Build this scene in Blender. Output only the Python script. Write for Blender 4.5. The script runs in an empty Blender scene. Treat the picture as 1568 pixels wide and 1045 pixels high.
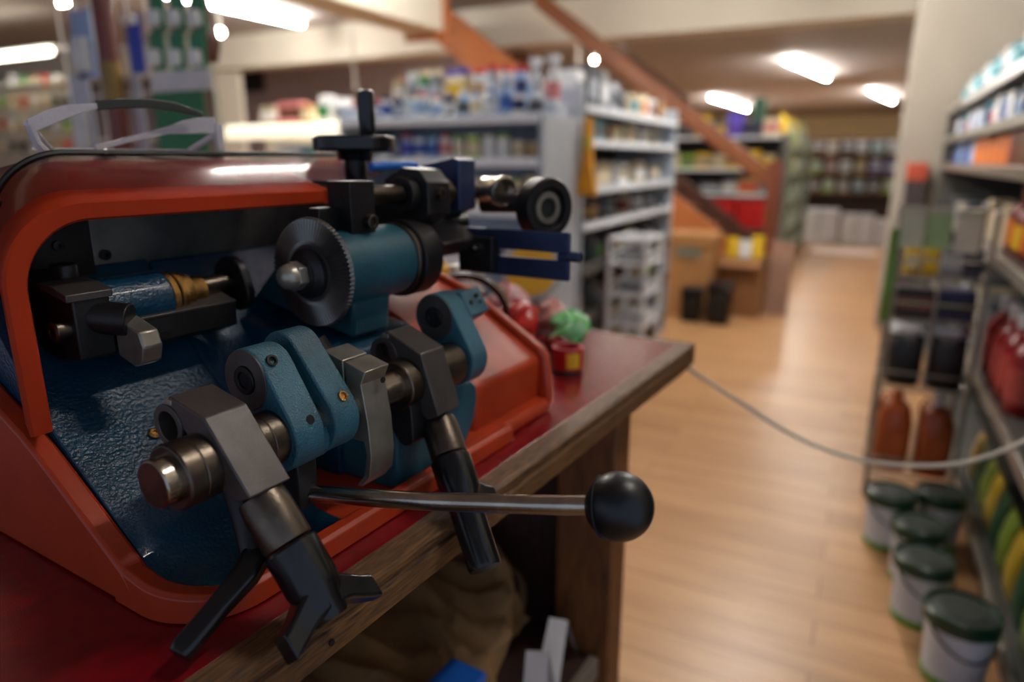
import bpy, bmesh, math, random
from mathutils import Vector, Matrix, Euler
random.seed(7)
SC = bpy.context.scene
COL = SC.collection
PI = math.pi

# ---------------------------------------------------------------- camera, world, exposure
EYE = 1.18                      # lens height above the shop floor
FPX, HORIZON, CX, CY = 1050.0, 245.0, 784.0, 522.5
PITCH = math.atan((CY - HORIZON) / FPX)
FP = math.hypot(FPX, CY - HORIZON)
YAW = math.atan((1340.0 - CX) / FP)          # aisle axis (+X) against the view axis
TROT = YAW - math.atan((1450.0 - CX) / FP)   # the work table stands slightly skewed to the aisle
cd = bpy.data.cameras.new('camera')
cam = bpy.data.objects.new('camera', cd)
COL.objects.link(cam)
cam.location = (0, 0, EYE)
_F = Vector((math.cos(YAW), math.sin(YAW), 0))
_R = Vector((math.sin(YAW), -math.cos(YAW), 0))
_V = _F * math.cos(PITCH) - Vector((0, 0, 1)) * math.sin(PITCH)
_U = _F * math.sin(PITCH) + Vector((0, 0, 1)) * math.cos(PITCH)
cam.rotation_euler = Matrix((_R, _U, -_V)).transposed().to_euler()
cd.sensor_width = 36.0
cd.lens = FPX / 1568 * 36
cd.clip_start = 0.01
cd.dof.use_dof = True
cd.dof.focus_distance = 0.465
cd.dof.aperture_fstop = 2.9
SC.camera = cam

SC.view_settings.view_transform = 'Standard'
SC.view_settings.look = 'None'
SC.view_settings.gamma = 1
SC.view_settings.use_curve_mapping = False
SC.view_settings.exposure = 1.1
W = bpy.data.worlds.new('world')
SC.world = W
W.use_nodes = True
bg = W.node_tree.nodes['Background']
bg.inputs[0].default_value = (0.62, 0.75, 1.0, 1)      # overcast daylight reaching in through the open shop front
bg.inputs[1].default_value = 0.26

# ---------------------------------------------------------------- geometry helpers
def lin(c):
    return tuple(((v / 255) / 12.92 if v / 255 <= 0.04045 else ((v / 255 + 0.055) / 1.055) ** 2.4) for v in c[:3]) + (1,)

def _ray(x, y):
    return _V + _R * ((x - CX) / FPX) - _U * ((y - CY) / FPX)
def PX(x, y, X):
    d = _ray(x, y); p = d * (X / d.x); p.z += EYE; return p
def PY(x, y, Y):
    d = _ray(x, y); p = d * (Y / d.y); p.z += EYE; return p
def PZ(x, y, z):
    d = _ray(x, y); p = d * ((z - EYE) / d.z); p.z += EYE; return p
def PD(x, y, t):
    p = _ray(x, y) * t; p.z += EYE; return p

MATS = {}
def mat(name, rgb, rough=0.5, metal=0.0, bump=0.0, bscale=60.0, var=0.12, vscale=8.0, coat=0.0, rgb2=None, emit=0.0, spec=0.5):
    if name in MATS: return MATS[name]
    m = bpy.data.materials.new(name); m.use_nodes = True
    nt = m.node_tree; b = nt.nodes['Principled BSDF']
    tc = nt.nodes.new('ShaderNodeTexCoord')
    n = nt.nodes.new('ShaderNodeTexNoise'); n.inputs['Scale'].default_value = vscale; n.inputs['Detail'].default_value = 5
    nt.links.new(tc.outputs['Object'], n.inputs['Vector'])
    r = nt.nodes.new('ShaderNodeValToRGB')
    c = lin(rgb); c2 = lin(rgb2) if rgb2 else tuple(v * (1 - var * 2.2) for v in c[:3]) + (1,)
    r.color_ramp.elements[0].position = 0.3; r.color_ramp.elements[0].color = c2
    r.color_ramp.elements[1].position = 0.68; r.color_ramp.elements[1].color = c
    nt.links.new(n.outputs['Fac'], r.inputs['Fac'])
    nt.links.new(r.outputs['Color'], b.inputs['Base Color'])
    b.inputs['Roughness'].default_value = rough
    b.inputs['Metallic'].default_value = metal
    b.inputs['Coat Weight'].default_value = coat
    b.inputs['Specular IOR Level'].default_value = spec
    if emit:
        b.inputs['Emission Color'].default_value = c; b.inputs['Emission Strength'].default_value = emit
    if bump:
        n2 = nt.nodes.new('ShaderNodeTexNoise'); n2.inputs['Scale'].default_value = bscale; n2.inputs['Detail'].default_value = 3
        nt.links.new(tc.outputs['Object'], n2.inputs['Vector'])
        bp = nt.nodes.new('ShaderNodeBump'); bp.inputs['Strength'].default_value = bump; bp.inputs['Distance'].default_value = 0.002
        nt.links.new(n2.outputs['Fac'], bp.inputs['Height']); nt.links.new(bp.outputs['Normal'], b.inputs['Normal'])
    MATS[name] = m
    return m

class MB:
    def __init__(s): s.bm = bmesh.new()
    def face(s, vs):
        try: s.bm.faces.new(vs)
        except ValueError: pass
    def box(s, c, d, rot=None):
        c = Vector(c); M = rot.to_matrix() if rot else Matrix.Identity(3)
        v = [s.bm.verts.new(c + M @ Vector((x * d[0] / 2, y * d[1] / 2, z * d[2] / 2))) for x in (-1, 1) for y in (-1, 1) for z in (-1, 1)]
        for q in ((0, 1, 3, 2), (4, 6, 7, 5), (0, 4, 5, 1), (2, 3, 7, 6), (0, 2, 6, 4), (1, 5, 7, 3)): s.face([v[i] for i in q])
        return s
    def bx(s, x0, x1, y0, y1, z0, z1):
        return s.box(((x0 + x1) / 2, (y0 + y1) / 2, (z0 + z1) / 2), (abs(x1 - x0), abs(y1 - y0), abs(z1 - z0)))
    def loft(s, rings, closed=True, caps=True):
        rv = [[s.bm.verts.new(Vector(p)) for p in r] for r in rings]
        n = len(rv[0])
        for a, b in zip(rv, rv[1:]):
            for i in range(n if closed else n - 1):
                j = (i + 1) % n
                s.face([a[i], a[j], b[j], b[i]])
        if caps and closed:
            s.face(rv[0][::-1]); s.face(rv[-1])
        return s
    def lathe(s, prof, o, ax=(0, 0, 1), seg=28, caps=True):
        ax = Vector(ax).normalized(); o = Vector(o)
        u = ax.orthogonal().normalized(); w = ax.cross(u)
        rings = []
        for r, h in prof:
            rings.append([o + ax * h + (u * math.cos(2 * PI * k / seg) + w * math.sin(2 * PI * k / seg)) * max(r, 1e-5) for k in range(seg)])
        return s.loft(rings, True, caps)
    def cyl(s, p0, p1, r0, r1=None, seg=28):
        p0 = Vector(p0); p1 = Vector(p1); d = p1 - p0
        return s.lathe([(r0, 0), (r0 if r1 is None else r1, d.length)], p0, d, seg)
    def pipe(s, p0, p1, ro, ri, seg=28):
        p0 = Vector(p0); p1 = Vector(p1); L = (p1 - p0).length
        return s.lathe([(ri, L), (ri, 0), (ro, 0), (ro, L), (ri, L)], p0, p1 - p0, seg, caps=False)
    def prism(s, poly, axis, t0, t1):
        f = {'X': lambda a, b, t: (t, a, b), 'Y': lambda a, b, t: (a, t, b), 'Z': lambda a, b, t: (a, b, t)}[axis]
        return s.loft([[f(a, b, t0) for a, b in poly], [f(a, b, t1) for a, b in poly]])
    def tube(s, path, r, seg=12, flat=None):
        path = [Vector(p) for p in path]; n = len(path)
        rs = r if isinstance(r, (list, tuple)) else [r] * n
        rings = []; u = None
        for i, p in enumerate(path):
            t = (path[min(i + 1, n - 1)] - path[max(i - 1, 0)]).normalized()
            u = t.orthogonal().normalized() if u is None else (u - t * u.dot(t)).normalized()
            w = t.cross(u)
            rings.append([p + (u * math.cos(2 * PI * k / seg) + w * math.sin(2 * PI * k / seg)) * rs[i] for k in range(seg)])
        return s.loft(rings)
    def sphere(s, c, r, seg=32, sq=(1, 1, 1)):
        n = seg // 2
        rings = [[Vector(c) + Vector((math.sin(PI * i / n) * math.cos(2 * PI * k / seg) * sq[0], math.sin(PI * i / n) * math.sin(2 * PI * k / seg) * sq[1], math.cos(PI * i / n) * sq[2])) * r for k in range(seg)] for i in range(1, n)]
        rings = [[Vector(c) + Vector((1e-5 * math.cos(2 * PI * k / seg), 1e-5 * math.sin(2 * PI * k / seg), r * sq[2])) for k in range(seg)]] + rings + [[Vector(c) + Vector((1e-5 * math.cos(2 * PI * k / seg), 1e-5 * math.sin(2 * PI * k / seg), -r * sq[2])) for k in range(seg)]]
        return s.loft(rings)

BASE = {}
def link_mesh(name, mb, m, base, bevel=0.0, sharp=0.6, seg=2):
    bmesh.ops.recalc_face_normals(mb.bm, faces=mb.bm.faces)
    me = bpy.data.meshes.new(name)
    for v in mb.bm.verts: v.co -= base
    mb.bm.to_mesh(me); mb.bm.free()
    for p in me.polygons: p.use_smooth = True
    me.set_sharp_from_angle(angle=sharp)
    me.materials.append(m)
    o = bpy.data.objects.new(name, me); COL.objects.link(o)
    if bevel:
        bv = o.modifiers.new('bevel', 'BEVEL'); bv.width = bevel; bv.segments = seg; bv.limit_method = 'ANGLE'; bv.angle_limit = 0.6
    return o
def tag(o, label=None, cat=None, group=None, kind=None):
    if label: o['label'] = label
    if cat: o['category'] = cat
    if group: o['group'] = group
    if kind: o['kind'] = kind
    return o
def to_room(v):
    return Matrix.Rotation(TROT, 3, 'Z') @ Vector(v) + Vector((0, 0, EYE))   # table frame: heights count from the lens
def thing(name, label, cat, base, group=None, frame='R', rot=0.0):
    o = bpy.data.objects.new(name, None); COL.objects.link(o); o.empty_display_size = 0.02
    base = Vector(base); BASE[o.name] = base
    if frame == 'T':
        o.location = to_room(base); o.rotation_euler.z = TROT
    else:
        o.location = base; o.rotation_euler.z = rot
    if name != 'work_table' and cat != 'shelf': o.location.z += 0.001
    return tag(o, label, cat, group)
def part(name, mb, m, parent, bevel=0.0, label=None, sharp=0.6, seg=2):
    root = parent
    while root.parent: root = root.parent
    o = link_mesh(name, mb, m, BASE[root.name], bevel, sharp, seg)
    o.parent = parent
    if label: o['label'] = label
    return o
def solo(name, mb, m, label, cat, base=(0, 0, 0), group=None, bevel=0.0, frame='R', kind=None, sharp=0.6):
    base = Vector(base)
    o = link_mesh(name, mb, m, base, bevel, sharp)
    if frame == 'T':
        o.location = to_room(base); o.rotation_euler.z = TROT
    else:
        o.location = base
    BASE[o.name] = base
    if kind is None: o.location.z += 0.001
    return tag(o, label, cat, group, kind)
def struct(name, mb, m, label, cat, bevel=0.0):
    return solo(name, mb, m, label, cat, kind='structure', bevel=bevel)
def hull(circles, n=40):
    pts = []
    for (a, b, r) in circles:
        for k in range(n): pts.append((a + r * math.cos(2 * PI * k / n), b + r * math.sin(2 * PI * k / n)))
    pts = sorted(set((round(p[0], 6), round(p[1], 6)) for p in pts))
    def half(ps):
        h = []
        for p in ps:
            while len(h) > 1 and (h[-1][0] - h[-2][0]) * (p[1] - h[-2][1]) - (h[-1][1] - h[-2][1]) * (p[0] - h[-2][0]) <= 1e-12: h.pop()
            h.append(p)
        return h
    lo = half(pts); up = half(pts[::-1])
    return lo[:-1] + up[:-1]
ORD = 'first second third fourth fifth sixth seventh eighth ninth tenth eleventh twelfth thirteenth fourteenth fifteenth sixteenth seventeenth eighteenth nineteenth twentieth'.split()

def smooth(p, n):
    out = []
    for i in range(len(p) - 1):
        a, b, c, d = p[max(i - 1, 0)], p[i], p[i + 1], p[min(i + 2, len(p) - 1)]
        for k in range(n):
            t = k / n
            out.append(0.5 * (2 * b + (c - a) * t + (2 * a - 5 * b + 4 * c - d) * t * t + (3 * b - a - 3 * c + d) * t ** 3))
    return out + [p[-1]]
# ---------------------------------------------------------------- materials
M_FLOOR = mat('floor_wood', (196, 146, 96), 0.34)
def floor_nodes(m):
    nt = m.node_tree; b = nt.nodes['Principled BSDF']
    tc = nt.nodes.new('ShaderNodeTexCoord'); mp = nt.nodes.new('ShaderNodeMapping'); mp.inputs['Rotation'].default_value[2] = PI / 2
    br = nt.nodes.new('ShaderNodeTexBrick'); br.inputs['Scale'].default_value = 1.0
    br.inputs['Brick Width'].default_value = 1.3; br.inputs['Row Height'].default_value = 0.11; br.inputs['Mortar Size'].default_value = 0.002
    br.inputs['Color1'].default_value = lin((206, 160, 114)); br.inputs['Color2'].default_value = lin((186, 140, 96)); br.inputs['Mortar'].default_value = lin((150, 106, 68))
    mp2 = nt.nodes.new('ShaderNodeMapping'); mp2.inputs['Scale'].default_value = (14, 1.2, 1)
    n = nt.nodes.new('ShaderNodeTexNoise'); n.inputs['Scale'].default_value = 2.5; n.inputs['Detail'].default_value = 6
    mx = nt.nodes.new('ShaderNodeMix'); mx.data_type = 'RGBA'; mx.blend_type = 'MULTIPLY'; mx.inputs[0].default_value = 0.55
    rr = nt.nodes.new('ShaderNodeValToRGB'); rr.color_ramp.elements[0].color = (0.66, 0.58, 0.52, 1); rr.color_ramp.elements[1].color = (1, 1, 1, 1); rr.color_ramp.elements[0].position = 0.3; rr.color_ramp.elements[1].position = 0.65
    L = nt.links.new
    L(tc.outputs['Object'], mp.inputs['Vector']); L(mp.outputs['Vector'], br.inputs['Vector'])
    L(tc.outputs['Object'], mp2.inputs['Vector']); L(mp2.outputs['Vector'], n.inputs['Vector']); L(n.outputs['Fac'], rr.inputs['Fac'])
    L(br.outputs['Color'], mx.inputs[6]); L(rr.outputs['Color'], mx.inputs[7]); L(mx.outputs[2], b.inputs['Base Color'])
floor_nodes(M_FLOOR)
def wood(name, a, bcol, rough=0.45, sc=(1, 14, 14), bump=0.2):
    m = mat(name, a, rough, rgb2=bcol, bump=bump, bscale=40)
    nt = m.node_tree
    mp = nt.nodes.new('ShaderNodeMapping'); mp.inputs['Scale'].default_value = sc
    tc = [n for n in nt.nodes if n.type == 'TEX_COORD'][0]
    nt.links.new(tc.outputs['Object'], mp.inputs['Vector'])
    for n in nt.nodes:
        if n.type == 'TEX_NOISE': nt.links.new(mp.outputs['Vector'], n.inputs['Vector'])
    return m
M_CEIL = mat('ceiling_paint', (172, 163, 160), 0.8, var=0.03, vscale=2)
M_CREAM = mat('cream_paint', (212, 204, 188), 0.75, var=0.03, vscale=2)
M_PIER = mat('grey_plaster', (164, 156, 144), 0.8, var=0.04, vscale=2)
M_YWALL = mat('yellow_cream_wall', (226, 206, 160), 0.8, var=0.04)
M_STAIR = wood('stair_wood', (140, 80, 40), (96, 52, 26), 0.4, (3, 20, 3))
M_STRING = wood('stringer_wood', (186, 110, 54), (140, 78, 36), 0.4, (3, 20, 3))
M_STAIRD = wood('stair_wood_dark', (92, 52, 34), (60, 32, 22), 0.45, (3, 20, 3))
M_NEWEL = wood('newel_wood', (128, 66, 40), (90, 42, 26), 0.4, (20, 20, 2))
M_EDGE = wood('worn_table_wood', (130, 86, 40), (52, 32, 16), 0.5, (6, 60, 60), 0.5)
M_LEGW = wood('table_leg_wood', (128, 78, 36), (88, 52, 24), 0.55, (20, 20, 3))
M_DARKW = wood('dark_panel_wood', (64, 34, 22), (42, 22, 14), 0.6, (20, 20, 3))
M_TUBE = mat('lamp_tube', (255, 251, 242), 0.5, emit=52.0, var=0)
M_BULB = mat('spot_bulb', (255, 240, 215), 0.5, emit=45.0, var=0)
M_LAMPBODY = mat('lamp_body_white', (230, 228, 222), 0.5, var=0.02)
# machine
M_ORANGE = mat('orange_enamel', (184, 58, 17), 0.42, bump=0.08, bscale=320, var=0.10, vscale=14, coat=0.08)
M_HOOD = mat('orange_enamel_dull', (176, 53, 17), 0.6, bump=0.08, bscale=320, var=0.10, vscale=14, spec=0.15)
M_TEAL = mat('blue_hammer_enamel', (12, 66, 92), 0.27, bump=0.55, bscale=360, var=0.2, vscale=18, coat=0.12, spec=0.4)
M_TEALC = mat('blue_cast_enamel', (54, 108, 124), 0.42, bump=0.6, bscale=700, var=0.22, vscale=30, coat=0.1)
M_TEALD = mat('blue_green_enamel', (36, 92, 106), 0.42, bump=0.3, bscale=500, var=0.2, vscale=20)
M_STEEL = mat('polished_steel', (196, 186, 170), 0.22, 1.0, bump=0.06, bscale=260, var=0.18, vscale=40)
M_STEELD = mat('worn_dark_steel', (118, 106, 94), 0.36, 1.0, bump=0.1, bscale=300, var=0.3, vscale=30)
M_BROWN = mat('rust_brown_steel', (112, 66, 52), 0.5, 0.75, var=0.3, vscale=40, bump=0.12, bscale=300)
M_PHOS = mat('grey_phosphate_steel', (90, 84, 80), 0.42, 0.5, bump=0.12, bscale=900, var=0.12, vscale=60)
M_CLAMP = mat('satin_nickel', (168, 162, 148), 0.36, 0.7, bump=0.06, bscale=300, var=0.18, vscale=40)
M_DARK = mat('blackened_steel', (52, 50, 50), 0.38, 0.6, bump=0.1, bscale=500, var=0.2, vscale=30)
M_BLACK = mat('black_plastic', (19, 19, 21), 0.22, bump=0.03, bscale=700, var=0.2, vscale=30)
M_BALL = mat('black_bakelite', (15, 15, 17), 0.38, var=0.15, vscale=30, bump=0.04, bscale=500)
M_HOLE = mat('dark_hole', (10, 10, 11), 0.8, var=0)
M_BRASS = mat('brass', (190, 142, 78), 0.32, 1.0, bump=0.5, bscale=900, var=0.3, vscale=60)
M_PLATE = mat('dull_zinc_plate', (152, 154, 150), 0.38, 0.8, var=0.35, vscale=14, bump=0.1, bscale=60)
M_DAYLIT = mat('daylit_dark_steel', (60, 72, 106), 0.34, 0.5, var=0.15, vscale=20)  # the blue in this dark steel stands for bluish daylight on it
M_RUBBER = mat('black_rubber', (14, 15, 13), 0.5, var=0.1)
M_BLUEP = mat('bright_blue_plastic', (30, 110, 200), 0.4, var=0.1)
M_WHEEL = mat('cutter_steel', (136, 134, 130), 0.36, 0.9, bump=0.08, bscale=300, var=0.2, vscale=30)
M_RED = mat('red_laminate', (132, 16, 24), 0.20, coat=0.25, bump=0.12, bscale=900, var=0.16, vscale=70, rgb2=(112, 12, 20))
def tint_sheet():
    m = bpy.data.materials.new('tinted_clear_sheet'); m.use_nodes = True; nt = m.node_tree
    for n in list(nt.nodes): nt.nodes.remove(n)
    o = nt.nodes.new('ShaderNodeOutputMaterial'); t = nt.nodes.new('ShaderNodeBsdfTransparent'); g = nt.nodes.new('ShaderNodeBsdfGlossy')
    n = nt.nodes.new('ShaderNodeTexNoise'); n.inputs['Scale'].default_value = 20
    r = nt.nodes.new('ShaderNodeValToRGB'); r.color_ramp.elements[0].color = (0.56, 0.42, 0.47, 1); r.color_ramp.elements[1].color = (0.66, 0.52, 0.57, 1)
    f = nt.nodes.new('ShaderNodeValue'); f.outputs[0].default_value = 0.09
    x = nt.nodes.new('ShaderNodeMixShader'); g.inputs['Roughness'].default_value = 0.12
    L = nt.links.new
    L(n.outputs['Fac'], r.inputs['Fac']); L(r.outputs['Color'], t.inputs['Color'])
    L(f.outputs[0], x.inputs['Fac']); L(t.outputs[0], x.inputs[1]); L(g.outputs[0], x.inputs[2]); L(x.outputs[0], o.inputs['Surface'])
    return m
M_SHEET = tint_sheet()
def clear_plastic(name, tint, amount):
    m = bpy.data.materials.new(name); m.use_nodes = True; nt = m.node_tree
    for n in list(nt.nodes): nt.nodes.remove(n)
    o = nt.nodes.new('ShaderNodeOutputMaterial'); t = nt.nodes.new('ShaderNodeBsdfTransparent'); p = nt.nodes.new('ShaderNodeBsdfPrincipled')
    n = nt.nodes.new('ShaderNodeTexNoise'); n.inputs['Scale'].default_value = 15
    r = nt.nodes.new('ShaderNodeValToRGB'); r.color_ramp.elements[0].color = lin([v * 0.85 for v in tint]); r.color_ramp.elements[1].color = lin(tint)
    x = nt.nodes.new('ShaderNodeMixShader'); x.inputs[0].default_value = amount; p.inputs['Roughness'].default_value = 0.15
    L = nt.links.new
    L(n.outputs['Fac'], r.inputs['Fac']); L(r.outputs['Color'], p.inputs['Base Color'])
    L(t.outputs[0], x.inputs[1]); L(p.outputs[0], x.inputs[2]); L(x.outputs[0], o.inputs['Surface'])
    return m
M_CLEAR = clear_plastic('clear_spectacle_plastic', (226, 220, 222), 0.74)
M_BAGCLR = clear_plastic('clear_wrap', (225, 228, 235), 0.55)
def paint(rgb, rough=0.45, metal=0.0):
    rgb = tuple(int(v) for v in rgb)
    return mat('paint_%d_%d_%d' % rgb if not metal else 'metal_%d_%d_%d' % rgb, rgb, rough, metal, var=0.08, vscale=12)
# ---------------------------------------------------------------- room shell and lamps
struct('floor', MB().bx(-3, 26, -1.3, 14, -0.05, 0), M_FLOOR, 'glossy light oak plank floor running down the shop aisle', 'floor')
struct('ceiling', MB().bx(-3, 26, -1.3, 14, 2.6, 2.66), M_CEIL, 'pale matt ceiling carrying the fluorescent tubes', 'ceiling')
struct('wall_right', MB().bx(0.6, 26, -1.4, -1.3, 0, 2.6), M_PIER, 'grey plastered side wall behind the right shelves', 'wall')
struct('wall_left', MB().bx(-3, 26, 14, 14.1, 0, 2.6), M_CREAM, 'cream side wall far to the left', 'wall')
struct('wall_back', MB().bx(26, 26.1, -1.4, 14.1, 0, 2.6), M_YWALL, 'yellowish cream wall closing the far end', 'wall')
struct('pillar', MB().bx(5.5, 6.1, -1.3, -0.14, 0, 2.6), M_PIER, 'square grey plastered pier beyond the right shelves', 'pillar', 0.01)
struct('beam', MB().bx(6.3, 6.6, -1.3, 14, 2.24, 2.6), M_CREAM, 'cream ceiling beam crossing the shop above the stair', 'beam')
struct('beam_long', MB().bx(-3, 5.35, 3.40, 3.76, 2.24, 2.6), M_CREAM, 'cream ceiling beam running down the shop left of the stair', 'beam')
def lamp(i, a, b, label, w=0.06, drop=0.03, hood=False):
    a = Vector(a); b = Vector(b); a.z = b.z = 2.6
    d = (b - a).normalized()
    r = thing('ceiling_lamp', label, 'lamp', (a + b) / 2, group='fluorescent ceiling lamps')
    q = Vector((-d.y, d.x, 0)) * 0.045
    part('lamp_body', MB().loft([[p + q, p - q, p - q * 0.7 - Vector((0, 0, drop)), p + q * 0.7 - Vector((0, 0, drop))] for p in (a, b)]), M_LAMPBODY, r)
    if hood: part('lamp_reflector', MB().loft([[p + q * 1.2 - Vector((0, 0, 0.01)), p + q * 5 - Vector((0, 0, 0.13)), p + q * 5.1 - Vector((0, 0, 0.13)), p + q * 1.3, p - q * 1.3, p - q * 5.1 - Vector((0, 0, 0.13)), p - q * 5 - Vector((0, 0, 0.13)), p - q * 1.2 - Vector((0, 0, 0.01))] for p in (a - d * 0.1, b + d * 0.1)]), M_LAMPBODY, r)
    z = Vector((0, 0, drop + w / 2))
    part('lamp_tube', MB().tube([a - z, a - z + d * 0.01, b - z - d * 0.01, b - z], [w / 3, w / 2, w / 2, w / 3], 12), M_TUBE, r, label='glowing white tube')
LAMPS = [((4.25, 5.50, 0), (5.85, 5.43, 0), 'long fluorescent lamp at the upper left, nearest the eye'),
    ((11.0, 1.29, 0), (13.6, 0.9, 0), 'bright fluorescent lamp just beyond the ceiling beam, over the aisle'),
    ((16.5, 0.25, 0), (19.5, -0.2, 0), 'fluorescent lamp close to the grey pier, right of the others'),
    ((16.6, 3.45, 0), (20.6, 3.3, 0), 'far fluorescent lamp left of the green post'),
    ((0.90, -0.47, 0), (1.30, -0.49, 0), None), ((2.3, 2.35, 0), (4.3, 2.35, 0), None), ((0.1, 3.6, 0), (1.3, 3.6, 0), None), ((3.3, 0.45, 0), (5.2, 0.45, 0), None), ((6.8, 0.2, 0), (8.2, 0.2, 0), None), ((6.8, 2.6, 0), (8.2, 2.6, 0), None)]
OFF = ['lamp above the right hand shelves, out of view', 'lamp above the spray can shelves, out of view', 'added fill lamp above the display cards on the left, out of view', 'added fill lamp over the near aisle, before the cross beam, out of view', 'added fill lamp hidden beyond the cross beam over the aisle', 'added fill lamp hidden beyond the cross beam behind the stair']  # from the display cards on: unseen lamps added to brighten the shop
k = 0
for a, b, lb in LAMPS:
    if lb is None: lb = OFF[k]; k += 1
    lamp(0, a, b, lb, hood=a[0] == 0.85)
# ---------------------------------------------------------------- work table (table frame, heights from the lens)
TZ = -0.28
t = thing('work_table', 'wooden work table with red laminate top and worn brown edge, under the orange machine', 'table', (0.4, 0.6, -EYE), frame='T')
part('top', MB().bx(-0.35, 1.02, 0.322, 0.98, TZ - 0.028, TZ), M_RED, t, 0.001, label='red laminate top')
E_ = [(0.3225, TZ + 0.0003), (0.303, TZ - 0.0004), (0.2995, TZ - 0.003), (0.2995, TZ - 0.0085), (0.3025, TZ - 0.0095), (0.3025, TZ - 0.0125), (0.2985, TZ - 0.0145), (0.2975, TZ - 0.032), (0.3225, TZ - 0.032)]
part('front_edge', MB().prism(E_, 'X', -0.35, 1.02), M_EDGE, t, 0.0007, label='worn brown wooden edge strip')
part('end_edge', MB().bx(1.02, 1.042, 0.299, 0.98, TZ - 0.032, TZ + 0.0003), M_EDGE, t, 0.0015)
part('screw', MB().cyl((0.262, 0.2982, TZ - 0.022), (0.262, 0.2968, TZ - 0.022), 0.0022), M_HOLE, t)
for x0, y0 in ((0.81, 0.33), (-0.3, 0.33), (0.81, 0.86), (-0.3, 0.86)):
    part('leg', MB().bx(x0, x0 + 0.05, y0, y0 + 0.09, -EYE, TZ - 0.032), M_LEGW, t, 0.003)
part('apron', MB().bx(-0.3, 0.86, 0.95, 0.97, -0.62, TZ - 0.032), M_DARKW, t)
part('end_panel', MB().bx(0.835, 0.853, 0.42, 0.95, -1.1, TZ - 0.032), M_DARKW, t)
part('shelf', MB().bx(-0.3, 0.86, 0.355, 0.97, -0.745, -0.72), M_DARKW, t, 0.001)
part('shelf_edge', MB().bx(-0.3, 0.80, 0.340, 0.355, -0.745, -0.712), mat('grey_worn_wood', (132, 120, 106), 0.6, var=0.15), t, 0.002)

# ---------------------------------------------------------------- key cutting machine
km = thing('key_cutting_machine', 'orange and blue key cutting machine with steel vices on the red table', 'machine', (0.45, 0.5, TZ), frame='T')
AX = (0.36, -0.18)      # y, z of the front carriage shaft
# orange plinth
wall = [(0.62, TZ), (0.62, -0.135), (0.56, -0.166), (0.52, -0.184), (0.50, -0.196), (0.423, -0.2475), (0.412, -0.2555), (0.404, -0.265), (0.400, -0.272), (0.398, TZ)]
pb = part('base_tray', MB().prism(wall, 'X', 0.1975, 0.2135), M_ORANGE, km, 0.003, label='orange enamel base tray')
path = [(0.2055, 0.425), (0.2055, 0.41)] + [(0.2505 - 0.045 * math.cos(PI / 2 * k / 12), 0.395 - 0.045 * math.sin(PI / 2 * k / 12)) for k in range(13)] + [(0.40, 0.350), (0.56, 0.350)]
tops = [-0.252, -0.255] + [-0.2575 - 0.0065 * min(1, k / 8) for k in range(13)] + [-0.264, -0.264]
rings = []
for i, (x, y) in enumerate(path):
    a = Vector(path[max(i - 1, 0)]); b = Vector(path[min(i + 1, len(path) - 1)]); d = (b - a).normalized(); nrm = Vector((-d.y, d.x))
    h = 0.0075
    rings.append([(x + nrm.x * s * h * k, y + nrm.y * s * h * k, z) for s, k, z in ((-1, 1.15, TZ), (-1, 1, tops[i] - 0.003), (-1, 0.6, tops[i]), (1, 0.6, tops[i]), (1, 1, tops[i] - 0.003), (1, 1.15, TZ))])
part('front_lip', MB().loft(rings), M_ORANGE, pb, 0.0006)
part('tray_floor', MB().bx(0.2135, 0.56, 0.352, 0.60, TZ, -0.2755), M_ORANGE, pb)
# hood
def hood_prof(xl, zt, xr, zb, rad, n=14):
    pts = [(xl, zb), (xl, (zb + zt - rad) / 2)]
    for k in range(n + 1):
        a = PI - (PI / 2) * k / n
        pts.append((xl + rad + rad * math.cos(a), zt - rad + rad * math.sin(a)))
    pts += [((xl + rad + xr) / 2, zt), (xr, zt)]
    return pts
def ring(y, *a, n=14): return [(x, y, z) for x, z in hood_prof(*a, n=n)]
hr = [ring(0.60, 0.246, -0.012, 0.468, -0.178, 0.05), ring(0.55, 0.224, -0.026, 0.468, -0.178, 0.045), ring(0.491, 0.207, -0.0405, 0.468, -0.178, 0.045),
      ring(0.489, 0.2055, -0.039, 0.468, -0.178, 0.046), ring(0.489, 0.1945, -0.029, 0.468, -0.178, 0.055), ring(0.491, 0.193, -0.0275, 0.468, -0.178, 0.056),
      ring(0.52, 0.203, -0.018, 0.468, -0.178, 0.058), ring(0.56, 0.221, -0.006, 0.468, -0.178, 0.06), ring(0.60, 0.238, -0.001, 0.468, -0.178, 0.06),
      ring(0.66, 0.252, -0.006, 0.468, -0.178, 0.06), ring(0.74, 0.262, -0.05, 0.468, -0.178, 0.06), ring(0.76, 0.264, -0.09, 0.468, -0.178, 0.05)]
hd = part('hood', MB().loft(hr, closed=False), M_HOOD, km, label='orange rounded hood')
part('hood_end', MB().prism([(0.489, -0.0275), (0.52, -0.018), (0.56, -0.006), (0.60, -0.001), (0.66, -0.006), (0.74, -0.05), (0.76, -0.09), (0.76, TZ), (0.63, TZ), (0.63, -0.05), (0.60, -0.014), (0.489, -0.0405)], 'X', 0.464, 0.4685), M_ORANGE, hd)
part('hood_post', MB().bx(0.575, 0.628, 0.53, 0.545, -0.205, -0.13), M_ORANGE, hd, 0.001)
part('rear_cover', MB().bx(0.264, 0.466, 0.61, 0.757, TZ, -0.095), M_ORANGE, hd, 0.004)
part('back_plate', MB().bx(0.302, 0.62, 0.592, 0.596, -0.15, -0.022), M_PLATE, hd, 0.001, label='dull grey metal back plate')
bp = part('side_plate', MB().bx(0.236, 0.300, 0.586, 0.592, -0.15, -0.03), M_DARK, hd, 0.001, label='dark back plate beside the left column')
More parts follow.
